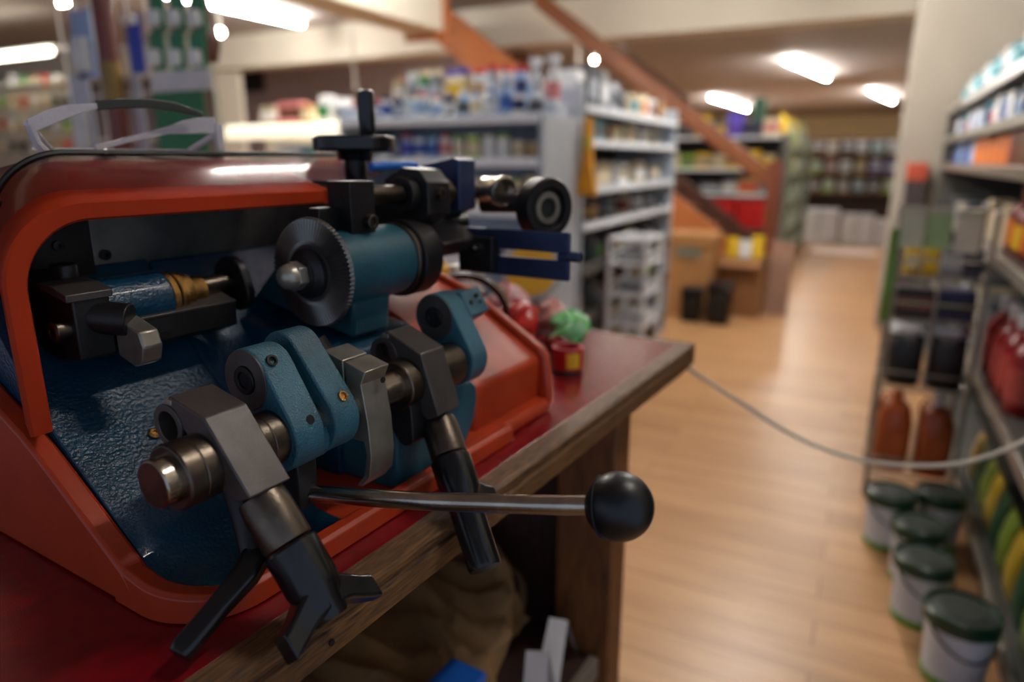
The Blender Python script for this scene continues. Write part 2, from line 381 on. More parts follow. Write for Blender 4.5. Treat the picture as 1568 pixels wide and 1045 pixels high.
part('screw', MB().lathe([(0.0045, 0), (0.0045, 0.003), (0.0016, 0.0032), (0.0016, 0.001)], (0.311, 0.592, -0.078), (0, -1, 0), 20), M_DARK, bp)
part('screw', MB().lathe([(0.004, 0), (0.004, 0.003), (0.0014, 0.0032), (0.0014, 0.001)], (0.273, 0.586, -0.066), (0, -1, 0), 20), M_DARK, bp)
# tinted safety shield flipped back over the hood, with a rubber edge
def shprof(y, xl, zt, xr, zb, rad, drop):
    p = ring(y, xl, zt, xr, zb, rad)
    for k in range(1, 6):
        a = PI / 2 * k / 5
        p.append((xr + drop * 0.9 * math.sin(a), y - 0.012 * (1 - math.cos(a)), zt - drop * 0.45 * (1 - math.cos(a))))
    return p
sh_r = [shprof(0.500, 0.1925, -0.0205, 0.462, -0.11, 0.055, 0.02), shprof(0.53, 0.204, -0.010, 0.50, -0.10, 0.058, 0.03), shprof(0.565, 0.219, -0.0005, 0.56, -0.10, 0.06, 0.04), shprof(0.600, 0.2345, 0.0045, 0.61, -0.10, 0.062, 0.05)]
sh = part('safety_shield', MB().loft(sh_r, closed=False), M_SHEET, km, label='tinted clear shield lying back over the hood')
part('shield_flap', MB().loft([shprof(0.600, 0.2345, 0.0045, 0.61, -0.10, 0.062, 0.05), shprof(0.65, 0.222, -0.006, 0.61, -0.11, 0.06, 0.05), shprof(0.70, 0.21, -0.04, 0.60, -0.13, 0.06, 0.05)], closed=False), M_SHEET, sh)
part('rubber_edge', MB().tube(sh_r[3], 0.0028, 8), M_RUBBER, sh, label='black rubber edge strip')
# blue bed
bed = [(0.59, TZ + 0.004), (0.59, -0.085), (0.580, -0.103), (0.565, -0.122), (0.545, -0.147), (0.52, -0.176), (0.50, -0.192), (0.475, -0.211), (0.45, -0.229), (0.430, -0.2445), (0.418, -0.2535), (0.410, -0.262), (0.404, -0.2685), (0.394, -0.273), (0.378, -0.2745), (0.366, -0.2745), (0.366, TZ + 0.004)]
bd = part('bed', MB().prism(bed, 'X', 0.214, 0.345), M_TEAL, km, 0.003, label='glossy blue hammer-finish bed', sharp=0.5)
bed2 = [(0.59, TZ + 0.004), (0.59, -0.085), (0.580, -0.103), (0.565, -0.122), (0.545, -0.147), (0.52, -0.176), (0.50, -0.192), (0.475, -0.211), (0.462, -0.224), (0.455, -0.24), (0.455, TZ + 0.004)]
part('rear_bed', MB().prism(bed2, 'X', 0.345, 0.52), M_TEAL, bd, 0.004)
part('bed_riser', MB().prism([(0.585, TZ + 0.004), (0.585, -0.138), (0.52, -0.150), (0.44, -0.158), (0.425, -0.168), (0.425, TZ + 0.004)], 'X', 0.40, 0.518), M_TEAL, bd, 0.003)
scp = Vector((0.2722, 0.4854, -0.2022)); sn = Vector((0, -0.57, 0.82)).normalized()
part('bed_screw', MB().lathe([(0.0045, 0), (0.0048, 0.0012), (0.0035, 0.0022), (0.0016, 0.0022), (0.0014, 0.0008)], scp, sn, 24), M_BRASS, bd)
# blue pedestal with rounded casting in front of the motor cover
ped = [(0.405, -0.2755), (0.405, -0.200), (0.455, -0.200), (0.515, -0.206), (0.525, -0.214), (0.526, -0.228), (0.520, -0.246), (0.508, -0.264), (0.498, -0.2755)]
pe = part('pedestal', MB().prism(ped, 'Y', 0.362, 0.44), M_TEALD, km, 0.003, label='blue cast pedestal')
part('pedestal_cap', MB().prism([(0.362, -0.215), (0.44, -0.215), (0.44, -0.19), (0.40, -0.168), (0.374, -0.168), (0.362, -0.18)], 'X', 0.45, 0.485), M_TEALD, pe, 0.003)
# orange motor cover on the right
mc = [(0.372, TZ), (0.366, -0.262), (0.363, -0.218), (0.372, -0.212), (0.46, -0.158), (0.505, -0.140), (0.60, -0.13), (0.60, TZ)]
mo = part('motor_cover', MB().prism(mc, 'X', 0.524, 0.655), M_ORANGE, km, 0.006, label='orange box-shaped motor cover', seg=3)
cap = [(0.37, TZ), (0.352, -0.275), (0.353, -0.25), (0.3575, -0.216), (0.366, -0.206), (0.46, -0.151), (0.51, -0.133), (0.605, -0.124), (0.605, TZ)]
part('end_flange', MB().prism(cap, 'X', 0.655, 0.668), M_ORANGE, mo, 0.005, seg=3)
part('foot_flange', MB().prism([(0.352, TZ), (0.352, -0.272), (0.356, -0.2665), (0.372, -0.2635), (0.372, TZ)], 'X', 0.50, 0.657), M_ORANGE, mo, 0.002)
# carriage shaft
def shx(x0, x1, r, m, nm, par, bev=0.0008, ro=0.0):
    return part(nm, MB().cyl((x0, AX[0], AX[1]), (x1, AX[0], AX[1]), r, seg=48), m, par, bev, sharp=0.5)
sf = shx(0.1965, 0.48, 0.0146, M_STEEL, 'carriage_shaft', km, 0.0012)
sf['label'] = 'polished steel carriage shaft'
shx(0.1961, 0.1968, 0.0138, M_BROWN, 'shaft_end', sf, 0.0004)
def vice(name, x0, x1, pts, hax, label, second):
    front_b, front_t, back_t = [Vector(p) for p in pts]
    d = (front_b - front_t).normalized(); back_b = back_t + d * (front_b - front_t).length * 0.95
    poly = [tuple(front_b), tuple(front_t), tuple(back_t), (back_t.x + 0.004, back_t.y - 0.006), tuple(back_b + Vector((0.004, 0.004))), (back_b.x - 0.006, back_b.y - 0.010), (front_b.x + 0.012, front_b.y - 0.006)]
    v = part(name, MB().prism(poly, 'X', x0, x1), M_PHOS, km, 0.0011, label=label)
    jc = back_t + Vector((0.0035, -0.0205))
    part('jaw_sleeve', MB().pipe((x0 - 0.001, jc.x, jc.y), (x1 - 0.004, jc.x, jc.y), 0.0145, 0.0098, 36), M_PHOS, v, 0.0006)
    part('jaw_key_strip', MB().bx(x0 - 0.0005, x1 - 0.01, jc.x - 0.006, jc.x + 0.001, jc.y + 0.0145, jc.y + 0.018), M_CLAMP, v, 0.0004)
    return v
v1 = vice('front_vice', 0.2285, 0.2590, [(0.3185, -0.1912), (0.3540, -0.1487), (0.3868, -0.1408)], None, 'grey steel vice block nearest the bed front, with winged clamp knob', False)
part('collar', MB().lathe([(0.0195, 0), (0.0205, 0.0012), (0.0205, 0.0115), (0.0200, 0.012), (0.0205, 0.0125), (0.0205, 0.0235)], (0.2065, *AX), (1, 0, 0), 56), M_STEELD, v1, 0.0004, sharp=0.5)
part('collar', MB().lathe([(0.0185, 0), (0.0185, 0.010), (0.0180, 0.0105), (0.0185, 0.011), (0.0185, 0.022)], (0.2585, *AX), (1, 0, 0), 56), M_STEELD, v1, 0.0003, sharp=0.5)
def clamp(par, P, d, wing, longbar, r=0.0155):
    P = Vector(P); d = Vector(d).normalized(); o = lambda s: P + d * s
    part('clamp_collar', MB().lathe([(r * 0.92, -0.008), (r, 0.0), (r, 0.024), (r * 0.97, 0.0262)], P, d, 48), M_STEELD, par, 0.0005, sharp=0.5)
    kb = MB()
    if longbar:
        kb.lathe([(r * 1.02, 0.0275), (r * 1.09, 0.029), (r * 1.06, 0.058), (r * 0.9, 0.064), (r * 0.9, 0.070), (r * 0.88, 0.075), (r * 0.86, 0.118), (r * 0.80, 0.121)], P, d, 48)
    else:
        kb.lathe([(r * 1.02, 0.0275), (r * 1.09, 0.029), (r * 1.07, 0.054), (r * 0.98, 0.062), (r * 0.86, 0.0655), (r * 0.80, 0.076), (r * 0.74, 0.0775)], P, d, 48)
    k = part('clamp_knob', kb, M_BLACK, par, label='black plastic clamp knob', sharp=0.5)
    for s in wing:
        w = Vector((s, 0, 0)); q = d.cross(Vector((1, 0, 0))).normalized()
        rr = []
        for L, off, hw, hh in ((0.004, 0.062, 0.0115, 0.0125), (0.014, 0.066, 0.0090, 0.0095), (0.026, 0.073, 0.0082, 0.0076), (0.0345, 0.077, 0.0080, 0.0070)):
            c = P + d * off + w * L
            rr.append([c + d * hw * a + q * hh * b for a, b in ((-1, -0.8), (-0.8, -1), (0.8, -1), (1, -0.8), (1, 0.8), (0.8, 1), (-0.8, 1), (-1, 0.8))])
        part('knob_wing', MB().loft(rr), M_BLACK, par, 0.001)
clamp(v1, (0.2455, 0.3265, -0.2065), (0, -0.646, -0.763), (1, -1), False)
# fork arm
fk = part('fork_arm', MB().prism(hull([(0.3815, -0.1440, 0.0215), (0.362, -0.1815, 0.0255)]), 'X', 0.2805, 0.3055), M_TEALC, km, 0.0015, label='blue cast fork arm with bushed boss', sharp=0.5)
part('fork_cheek', MB().prism(hull([(0.388, -0.1385, 0.0195), (0.362, -0.1800, 0.0255)]), 'X', 0.3150, 0.3390), M_TEALC, fk, 0.0015, sharp=0.5)
part('fork_web', MB().prism(hull([(0.360, -0.1900, 0.0168), (0.364, -0.1800, 0.0150)]), 'X', 0.3050, 0.3155), M_TEALC, fk, 0.001, sharp=0.5)
part('boss_face', MB().pipe((0.2795, 0.3815, -0.1440), (0.2812, 0.3815, -0.1440), 0.0208, 0.0100, 48), M_PHOS, fk, 0.0003)
part('bushing', MB().pipe((0.2780, 0.3815, -0.1440), (0.300, 0.3815, -0.1440), 0.0098, 0.0058, 40), M_DARK, fk, 0.0005)
part('bush_hole', MB().cyl((0.2797, 0.3815, -0.1440), (0.2803, 0.3815, -0.1440), 0.0059), M_HOLE, fk)
fd = (Vector((0.362, -0.1815)) - Vector((0.3815, -0.1440))).normalized(); fn = Vector((fd.y, -fd.x))   # outward, to the front
if fn.x > 0: fn = -fn
def fpt(x, s, lift=0.0):
    rr = 0.0215 + 0.004 * s
    c = Vector((0.3815, -0.1440)).lerp(Vector((0.362, -0.1815)), s) + fn * (rr + lift)
    return Vector((x, c.x, c.y))
fnv = Vector((0, fn.x, fn.y))
part('set_screw', MB().lathe([(0.0042, 0), (0.0040, 0.002), (0.0026, 0.0021), (0.0022, 0.0002)], fpt(0.289, -0.12) + Vector((0, 0, -0.0005)), fnv, 20), M_DARK, fk)
part('screw_hole', MB().cyl(fpt(0.296, 0.98), fpt(0.296, 0.98, 0.0004), 0.0032), M_HOLE, fk)
part('set_screw', MB().lathe([(0.0038, -0.001), (0.0038, 0.0012), (0.0024, 0.0013), (0.0022, 0.0)], fpt(0.329, 0.82, 0.0012), fnv, 20), M_BRASS, fk)
# split stop clamp with pointer
sc_ = part('stop_clamp', MB().prism([(0.3425, -0.160), (0.3375, -0.1495), (0.3575, -0.1445), (0.3575, -0.205), (0.343, -0.205), (0.341, -0.215), (0.3445, -0.232), (0.352, -0.2425), (0.3475, -0.2425), (0.339, -0.233), (0.3362, -0.216), (0.3375, -0.19)], 'X', 0.3475, 0.3735), M_CLAMP, km, 0.0007, label='satin grey split clamp with bent pointer')
part('rear_half', MB().prism([(0.3595, -0.144), (0.3795, -0.139), (0.381, -0.20), (0.3595, -0.205)], 'X', 0.3475, 0.3735), M_CLAMP, sc_, 0.0007)
part('screw_hole', MB().cyl((0.3655, 0.3376, -0.1600), (0.3655, 0.3368, -0.1600), 0.0024), M_HOLE, sc_)
part('clamp_bolt', MB().tube([(0.362, 0.376, -0.162), (0.358, 0.386, -0.150), (0.354, 0.396, -0.138)], [0.0075, 0.0090, 0.0112], 20), M_BLACK, sc_, label='black plastic bolt head behind the clamp')
# rear vice
v2 = vice('rear_vice', 0.4175, 0.4480, [(0.3265, -0.2040), (0.3430, -0.1535), (0.3790, -0.1390)], None, 'grey steel vice block beside the blue pedestal, with long black grip', True)
part('collar', MB().lathe([(0.0195, 0), (0.0205, 0.001), (0.0205, 0.0165)], (0.4025, *AX), (1, 0, 0), 56), M_STEELD, v2, 0.0004, sharp=0.5)
part('collar', MB().lathe([(0.0195, 0), (0.0195, 0.034)], (0.447, *AX), (1, 0, 0), 56), M_STEELD, v2, 0.0004, sharp=0.5)
part('collar_lug', MB().prism(hull([(0.36, -0.20, 0.016), (0.352, -0.222, 0.009)]), 'X', 0.404, 0.424), M_DARK, v2, 0.001)
clamp(v2, (0.4310, 0.3350, -0.2215), (-0.38, -0.62, -0.687), (1,), True)
# blue follower arm
fa = part('follower_arm', MB().prism(hull([(0.3800, -0.1400, 0.0215), (0.362, -0.1780, 0.0245)]), 'X', 0.4840, 0.5080), M_TEALC, km, 0.0015, label='blue cast follower arm in front of the motor cover', sharp=0.5)
part('boss_face', MB().pipe((0.4830, 0.3800, -0.1400), (0.4845, 0.3800, -0.1400), 0.0208, 0.0095, 48), M_PHOS, fa, 0.0003)
part('bushing', MB().pipe((0.4815, 0.3800, -0.1400), (0.50, 0.3800, -0.1400), 0.0092, 0.0050, 40), M_DARK, fa, 0.0005)
part('bush_hole', MB().cyl((0.4832, 0.3800, -0.1400), (0.4839, 0.3800, -0.1400), 0.0052), M_HOLE, fa)
nb = part('nose_block', MB().prism([(0.366, -0.119), (0.400, -0.125), (0.400, -0.163), (0.372, -0.152), (0.354, -0.140)], 'X', 0.505, 0.537), M_TEALC, fa, 0.0015)
for hx, hz in ((0.514, -0.131), (0.523, -0.126), (0.528, -0.133)):
    part('screw_hole', MB().cyl((hx, 0.3608, hz + 0.001), (hx, 0.3590, hz + 0.0025), 0.0022), M_HOLE, nb)
# feed lever with black ball
fl = part('feed_lever', MB().tube([(0.300, 0.352, -0.2285), (0.306, 0.334, -0.2275), (0.312, 0.312, -0.226), (0.318, 0.288, -0.2235), (0.3225, 0.265, -0.2205), (0.334, 0.190, -0.2072), (0.3405, 0.142, -0.1975)], 0.0061, 24), M_STEEL, km, label='bent chromed feed lever')
bc = Vector((0.3411, 0.1359, -0.1963)); bdv = (Vector((0.3405, 0.142, -0.1975)) - Vector((0.334, 0.190, -0.2072))).normalized()
R0 = 0.0203
prof = []
for k in range(41):
    a = PI * k / 40; h = -R0 * math.cos(a); r = R0 * math.sin(a)
    prof.append((r, h))
part('ball_knob', MB().lathe(prof, bc, bdv, 64), M_BALL, fl, label='black ball knob', sharp=1.2)
hs = -R0 * math.cos(PI * 13 / 40)
part('ball_seam', MB().lathe([(R0 * 0.9, hs - 0.0004), (R0 * math.sin(PI * 13 / 40) * 1.006, hs - 0.0004), (R0 * math.sin(PI * 13 / 40) * 1.006, hs + 0.0004), (R0 * 0.8, hs + 0.0004)], bc, bdv, 64), mat('seam_grey', (64, 66, 68), 0.5), fl)
part('lever_hub', MB().prism([(0.348, -0.236), (0.362, -0.236), (0.372, -0.185), (0.348, -0.185)], 'X', 0.288, 0.306), M_DARK, fl, 0.0015)
# flat black lever under the front vice
d = []
for (x, y, z, w, h) in ((0.1800, 0.3285, -0.2690, 0.0058, 0.0046), (0.1840, 0.3282, -0.2655, 0.0068, 0.0054), (0.205, 0.3265, -0.2530, 0.0064, 0.0050), (0.226, 0.3270, -0.2435, 0.0078, 0.006), (0.240, 0.332, -0.2370, 0.0085, 0.007)):
    c = Vector((x, y, z)); dn = Vector((0.85, 0.1, 0.42)).normalized(); u = Vector((0.3, -0.9, -0.2)); u = (u - dn * u.dot(dn)).normalized(); q = dn.cross(u)
    d.append([c + u * w * a + q * h * b for a, b in ((-1, -0.7), (-0.7, -1), (0.7, -1), (1, -0.7), (1, 0.7), (0.7, 1), (-0.7, 1), (-1, 0.7))])
lk = part('locking_lever', MB().loft(d), M_BLACK, km, 0.0008, label='flat black locking lever')
part('lever_boss', MB().tube([(0.240, 0.335, -0.2375), (0.247, 0.348, -0.222), (0.25, 0.358, -0.200)], [0.009, 0.010, 0.011], 20), M_DARK, lk)
# cutter wheel and spindle
CW = Vector((0.400, 0.440, -0.0925))
cm = MB(); N = 76
def cring(x, r0, r1): return [(CW.x + x, CW.y + (r1 if k % 2 else r0) * math.cos(2 * PI * k / (2 * N)), CW.z + (r1 if k % 2 else r0) * math.sin(2 * PI * k / (2 * N))) for k in range(2 * N)]
def cring2(xa, xb, r): return [(CW.x + (xa if k % 2 else xb), CW.y + r * math.cos(2 * PI * k / (2 * N)), CW.z + r * math.sin(2 * PI * k / (2 * N))) for k in range(2 * N)]
cm.loft([cring(-0.0045, 0.024, 0.024), cring2(-0.0058, -0.0042, 0.027), cring2(-0.0046, -0.0020, 0.0448), cring2(0.0, -0.0004, 0.0462), cring2(0.0012, 0.0016, 0.0448), cring(0.004, 0.03, 0.03)])
cu = part('cutter_wheel', cm, M_WHEEL, km, label='serrated dark cutter wheel', sharp=0.25)
part('wheel_flange', MB().lathe([(0.0205, 0), (0.0205, 0.005), (0.0165, 0.009), (0.0150, 0.0095), (0.0150, 0.012)], CW + Vector((-0.004, 0, 0)), (-1, 0, 0), 48), M_DARK, cu, 0.0004)
hexp = [(CW.y + 0.0122 * math.cos(PI * k / 3 + 0.4), CW.z + 0.0122 * math.sin(PI * k / 3 + 0.4)) for k in range(6)]
nt_ = part('dome_nut', MB().prism(hexp, 'X', CW.x - 0.0245, CW.x - 0.014), M_CLAMP, cu, 0.0006, label='bright dome nut')
part('nut_dome', MB().lathe([(0.0106, 0), (0.0104, 0.0034), (0.0088, 0.0078), (0.0052, 0.0108), (0.0014, 0.0118)], CW + Vector((-0.0245, 0, 0)), (-1, 0, 0), 32), M_CLAMP, nt_, sharp=1.0)
sp = part('spindle_housing', MB().cyl(CW + Vector((0.008, 0, 0)), CW + Vector((0.098, 0, 0)), 0.033, seg=64), M_TEALD, km, 0.002, label='blue cylindrical spindle housing', sharp=0.5)
part('retaining_ring', MB().lathe([(0.0335, 0), (0.0345, 0.001), (0.0345, 0.0045), (0.033, 0.0055)], CW + Vector((0.098, 0, 0)), (1, 0, 0), 64), M_STEELD, sp, sharp=0.5)
part('bearing_cap', MB().lathe([(0.030, 0), (0.0365, 0.0006), (0.0375, 0.002), (0.0375, 0.026), (0.0355, 0.0285), (0.020, 0.029), (0.012, 0.03), (0.012, 0.045)], CW + Vector((0.1035, 0, 0)), (1, 0, 0), 64), M_DARK, sp, sharp=0.5)
part('spindle_bracket', MB().prism([(0.43, -0.155), (0.56, -0.13), (0.50, -0.075), (0.47, -0.08), (0.425, -0.11)], 'X', 0.43, 0.478), M_TEALD, sp, 0.003)
# guide block over the spindle with its cap screw, and the second guide shaft behind
gb = part('guide_block', MB().bx(0.432, 0.462, 0.425, 0.452, -0.066, -0.0185), M_DARK, km, 0.0008, label='dark square guide block above the spindle')
part('guide_arm', MB().bx(0.410, 0.433, 0.440, 0.452, -0.060, -0.040), M_DARK, gb, 0.0008)
part('guide_hole', MB().cyl((0.4314, 0.439, -0.035), (0.4321, 0.439, -0.035), 0.0062), M_HOLE, gb)
part('block_slot', MB().bx(0.449, 0.4525, 0.4244, 0.4252, -0.052, -0.046), M_HOLE, gb)
part('cap_screw', MB().lathe([(0.0065, 0), (0.0065, 0.007), (0.0060, 0.0077), (0.003, 0.0077), (0.003, 0.004)], (0.4515, 0.425, -0.0535), (0, -1, 0), 28), M_STEELD, gb, 0.0002)
part('guide_shaft', MB().cyl((0.462, 0.439, -0.032), (0.64, 0.439, -0.034), 0.0092, seg=32), M_STEELD, km, label='dull guide shaft behind the spindle')
tu = part('tracer_carriage', MB().prism([(0.415, -0.052), (0.415, -0.022), (0.427, -0.010), (0.447, -0.008), (0.47, -0.02), (0.47, -0.06), (0.44, -0.066)], 'X', 0.525, 0.56), M_DARK, km, 0.0015, label='dark tracer carriage on the guide shaft')
part('carriage_screw', MB().lathe([(0.0058, 0), (0.0058, 0.006), (0.003, 0.0062), (0.003, 0.003)], (0.540, 0.415, -0.032), (0, -1, 0), 24), M_STEELD, tu)
part('carriage_ring', MB().pipe((0.512, 0.439, -0.033), (0.526, 0.439, -0.033), 0.0165, 0.009, 36), M_DARK, tu, 0.0006)
part('carriage_ring', MB().pipe((0.56, 0.439, -0.033), (0.58, 0.439, -0.033), 0.0150, 0.009, 36), M_STEELD, tu, 0.0006)
part('carriage_body', MB().prism([(0.44, -0.062), (0.44, -0.100), (0.56, -0.110), (0.56, -0.035), (0.47, -0.035)], 'X', 0.53, 0.63), M_DARK, tu, 0.003)
part('carriage_lever', MB().prism([(0.405, -0.080), (0.44, -0.064), (0.446, -0.072), (0.412, -0.092)], 'X', 0.535, 0.60), M_DARK, tu, 0.002)
part('feed_wedge', MB().prism([(0.500, -0.085), (0.475, -0.006), (0.435, 0.001), (0.427, -0.001), (0.427, -0.052), (0.45, -0.06)], 'X', 0.592, 0.622), M_DAYLIT, tu, 0.0015)
part('red_flap', MB().prism([(0.52, -0.04), (0.545, -0.045), (0.52, -0.092), (0.495, -0.095)], 'X', 0.556, 0.560), M_ORANGE, tu)
part('return_lever', MB().tube([(0.545, 0.505, -0.008), (0.575, 0.50, -0.007), (0.603, 0.495, -0.007), (0.598, 0.47, -0.022)], 0.0048, 14), M_BLUEP, tu, label='bright blue lever tip')
dx = Vector((-0.33, -0.94, 0.0)).normalized()
part('micrometer_sleeve', MB().lathe([(0.0155, 0), (0.0155, 0.024), (0.0165, 0.026), (0.0165, 0.032), (0.0135, 0.0325), (0.012, 0.024)], Vector((0.640, 0.425, -0.0335)), dx, 40), M_STEEL, tu, 0.0004, sharp=0.5)
dk = part('dial_knob', MB().lathe([(0.0295, 0), (0.0310, 0.0015), (0.0310, 0.0195), (0.0295, 0.0215), (0.0215, 0.0217), (0.020, 0.0150), (0.012, 0.0145)], Vector((0.638, 0.360, -0.0490)), dx, 64), M_DARK, km, 0.0003, label='dark round dial knob', sharp=0.5)
part('dial_ring', MB().pipe(Vector((0.638, 0.360, -0.0490)) + dx * 0.0142, Vector((0.638, 0.360, -0.0490)) + dx * 0.0175, 0.0165, 0.0105, 48), M_CLAMP, dk, 0.0004)
part('dial_hole', MB().cyl(Vector((0.638, 0.360, -0.0490)) + dx * 0.0146, Vector((0.638, 0.360, -0.0490)) + dx * 0.0149, 0.0105), M_HOLE, dk)
part('dial_stem', MB().cyl((0.640, 0.43, -0.0475), Vector((0.644, 0.364, -0.0455)), 0.010), M_DARK, dk)
# slotted plate sticking out to the front
def slot_poly():
    y0, y1, z0, z1 = 0.303, 0.436, -0.1175, -0.0700
    return y0, y1, z0, z1
y0, y1, z0, z1 = slot_poly()
bm_ = MB()
sy0, sy1, sz0, sz1 = 0.316, 0.385, -0.0975, -0.0900
for a in ((y0, y1, sz1, z1), (y0, y1, z0, sz0), (y0, sy0, sz0, sz1), (sy1, y1, sz0, sz1)):
    bm_.bx(0.600, 0.606, *a)
pl = part('slotted_plate', bm_, M_DAYLIT, km, 0.0012, label='dark slotted stop plate, bluish daylight put into its colour')
part('slot_rib', MB().bx(0.5985, 0.600, 0.306, 0.40, -0.0815, -0.0785), M_DAYLIT, pl, 0.0005)
part('slot_rib', MB().bx(0.5985, 0.600, 0.306, 0.40, -0.1045, -0.1015), M_DAYLIT, pl, 0.0005)
part('plate_block', MB().bx(0.588, 0.602, 0.385, 0.425, -0.114, -0.078), M_DARK, pl, 0.001)
part('plate_screw', MB().lathe([(0.0052, 0), (0.0052, 0.003), (0.0022, 0.0032), (0.0020, 0.001)], (0.588, 0.403, -0.0885), (-1, 0, 0), 24), M_STEEL, pl)
part('adjuster_knob', MB().cyl((0.603, 0.306, -0.093), (0.603, 0.292, -0.093), 0.0052), M_DAYLIT, pl, 0.0006)
# key holder inside the hood on the left
kh = part('key_holder', MB().prism([(0.500, -0.092), (0.515, -0.088), (0.585, -0.082), (0.585, -0.130), (0.53, -0.143), (0.500, -0.138)], 'X', 0.236, 0.262), M_DARK, km, 0.0015, label='dark key holder bracket inside the hood')
part('holder_top', MB().prism([(0.4985, -0.0905), (0.515, -0.0862), (0.534, -0.0845), (0.534, -0.089), (0.4985, -0.096)], 'X', 0.232, 0.264), M_PHOS, kh, 0.0008)
part('side_screw', MB().lathe([(0.0075, 0), (0.0075, 0.011), (0.006, 0.0125), (0.0032, 0.0125), (0.0032, 0.007)], (0.238, 0.512, -0.1165), (-1, 0, 0), 28), M_STEELD, kh, 0.0003)
part('holder_nose', MB().cyl((0.252, 0.508, -0.110), (0.268, 0.488, -0.113), 0.012), M_DARK, kh, 0.001)
part('slotted_screw', MB().lathe([(0.0065, 0), (0.006, 0.003), (0.003, 0.004)], (0.262, 0.490, -0.110), (0.3, -0.9, 0.2), 24), M_STEELD, kh)
part('key_stop', MB().prism([(0.500, -0.110), (0.470, -0.119), (0.466, -0.130), (0.470, -0.142), (0.480, -0.146), (0.500, -0.140)], 'X', 0.262, 0.277), M_CLAMP, kh, 0.0015)
part('top_bolt', MB().lathe([(0.0095, 0), (0.0095, 0.010), (0.0085, 0.0115)], (0.256, 0.546, -0.0865), (0, 0, 1), 28), M_DARK, kh, 0.0004)
part('holder_barrel', MB().cyl((0.243, 0.527, -0.109), (0.315, 0.527, -0.109), 0.0225, seg=48), M_TEAL, kh, 0.0012, label='blue cylinder barrel', sharp=0.5)
for xx, ww, rr in ((0.316, 0.006, 0.0205), (0.324, 0.006, 0.0195)):
    part('knurled_nut', MB().lathe([(rr - 0.001, 0), (rr, 0.0008), (rr, ww - 0.0008), (rr - 0.001, ww)], (xx, 0.527, -0.109), (1, 0, 0), 60), M_BRASS, kh, sharp=0.4)
part('brass_ferrule', MB().lathe([(0.0165, 0), (0.0165, 0.006), (0.0125, 0.0065), (0.0125, 0.020), (0.011, 0.0215)], (0.331, 0.527, -0.108), (1, 0, 0), 48), M_BRASS, kh, sharp=0.4)
part('holder_rod', MB().cyl((0.349, 0.527, -0.106), (0.384, 0.527, -0.105), 0.0085), M_STEELD, kh)
part('end_plate', MB().prism(hull([(0.527, -0.103, 0.020), (0.518, -0.114, 0.016)]), 'X', 0.380, 0.388), M_DARK, kh, 0.001)
part('rail', MB().prism([(0.503, -0.117), (0.503, -0.1375), (0.522, -0.145), (0.522, -0.114)], 'X', 0.258, 0.368), M_DARK, kh, 0.001, label='dark bevelled rail in front of the barrel')
part('rail_top', MB().prism([(0.5025, -0.1165), (0.522, -0.1115), (0.522, -0.1145), (0.5025, -0.1185)], 'X', 0.258, 0.368), M_PHOS, kh, 0.0004)
part('rail_slot', MB().prism(hull([(0.272, -0.1265, 0.0055), (0.303, -0.1255, 0.0055)]), 'Y', 0.5022, 0.5032), M_HOLE, kh)
# crank wheel behind the hood
cw = part('crank_wheel', MB().lathe([(0.018, -0.012), (0.020, -0.005), (0.0415, -0.003), (0.0435, 0.0), (0.0435, 0.011), (0.041, 0.013), (0.01, 0.013)], Vector((0.56, 0.54, 0.0105)), (0, 0, 1), 64), M_BLACK, km, 0.0004, label='black hand wheel with upright grip', sharp=0.5)
part('crank_grip', MB().lathe([(0.0070, 0), (0.0085, 0.004), (0.0092, 0.020), (0.0092, 0.038), (0.0085, 0.0455), (0.006, 0.047)], Vector((0.575, 0.535, 0.0235)), (0, 0, 1), 32), M_BLACK, cw)
part('crank_post', MB().cyl((0.56, 0.54, -0.12), (0.56, 0.54, 0.0), 0.012), M_DARK, cw)
part('chassis', MB().bx(0.47, 0.655, 0.56, 0.64, TZ, -0.11), M_DARK, km, 0.003, label='dark rear chassis')
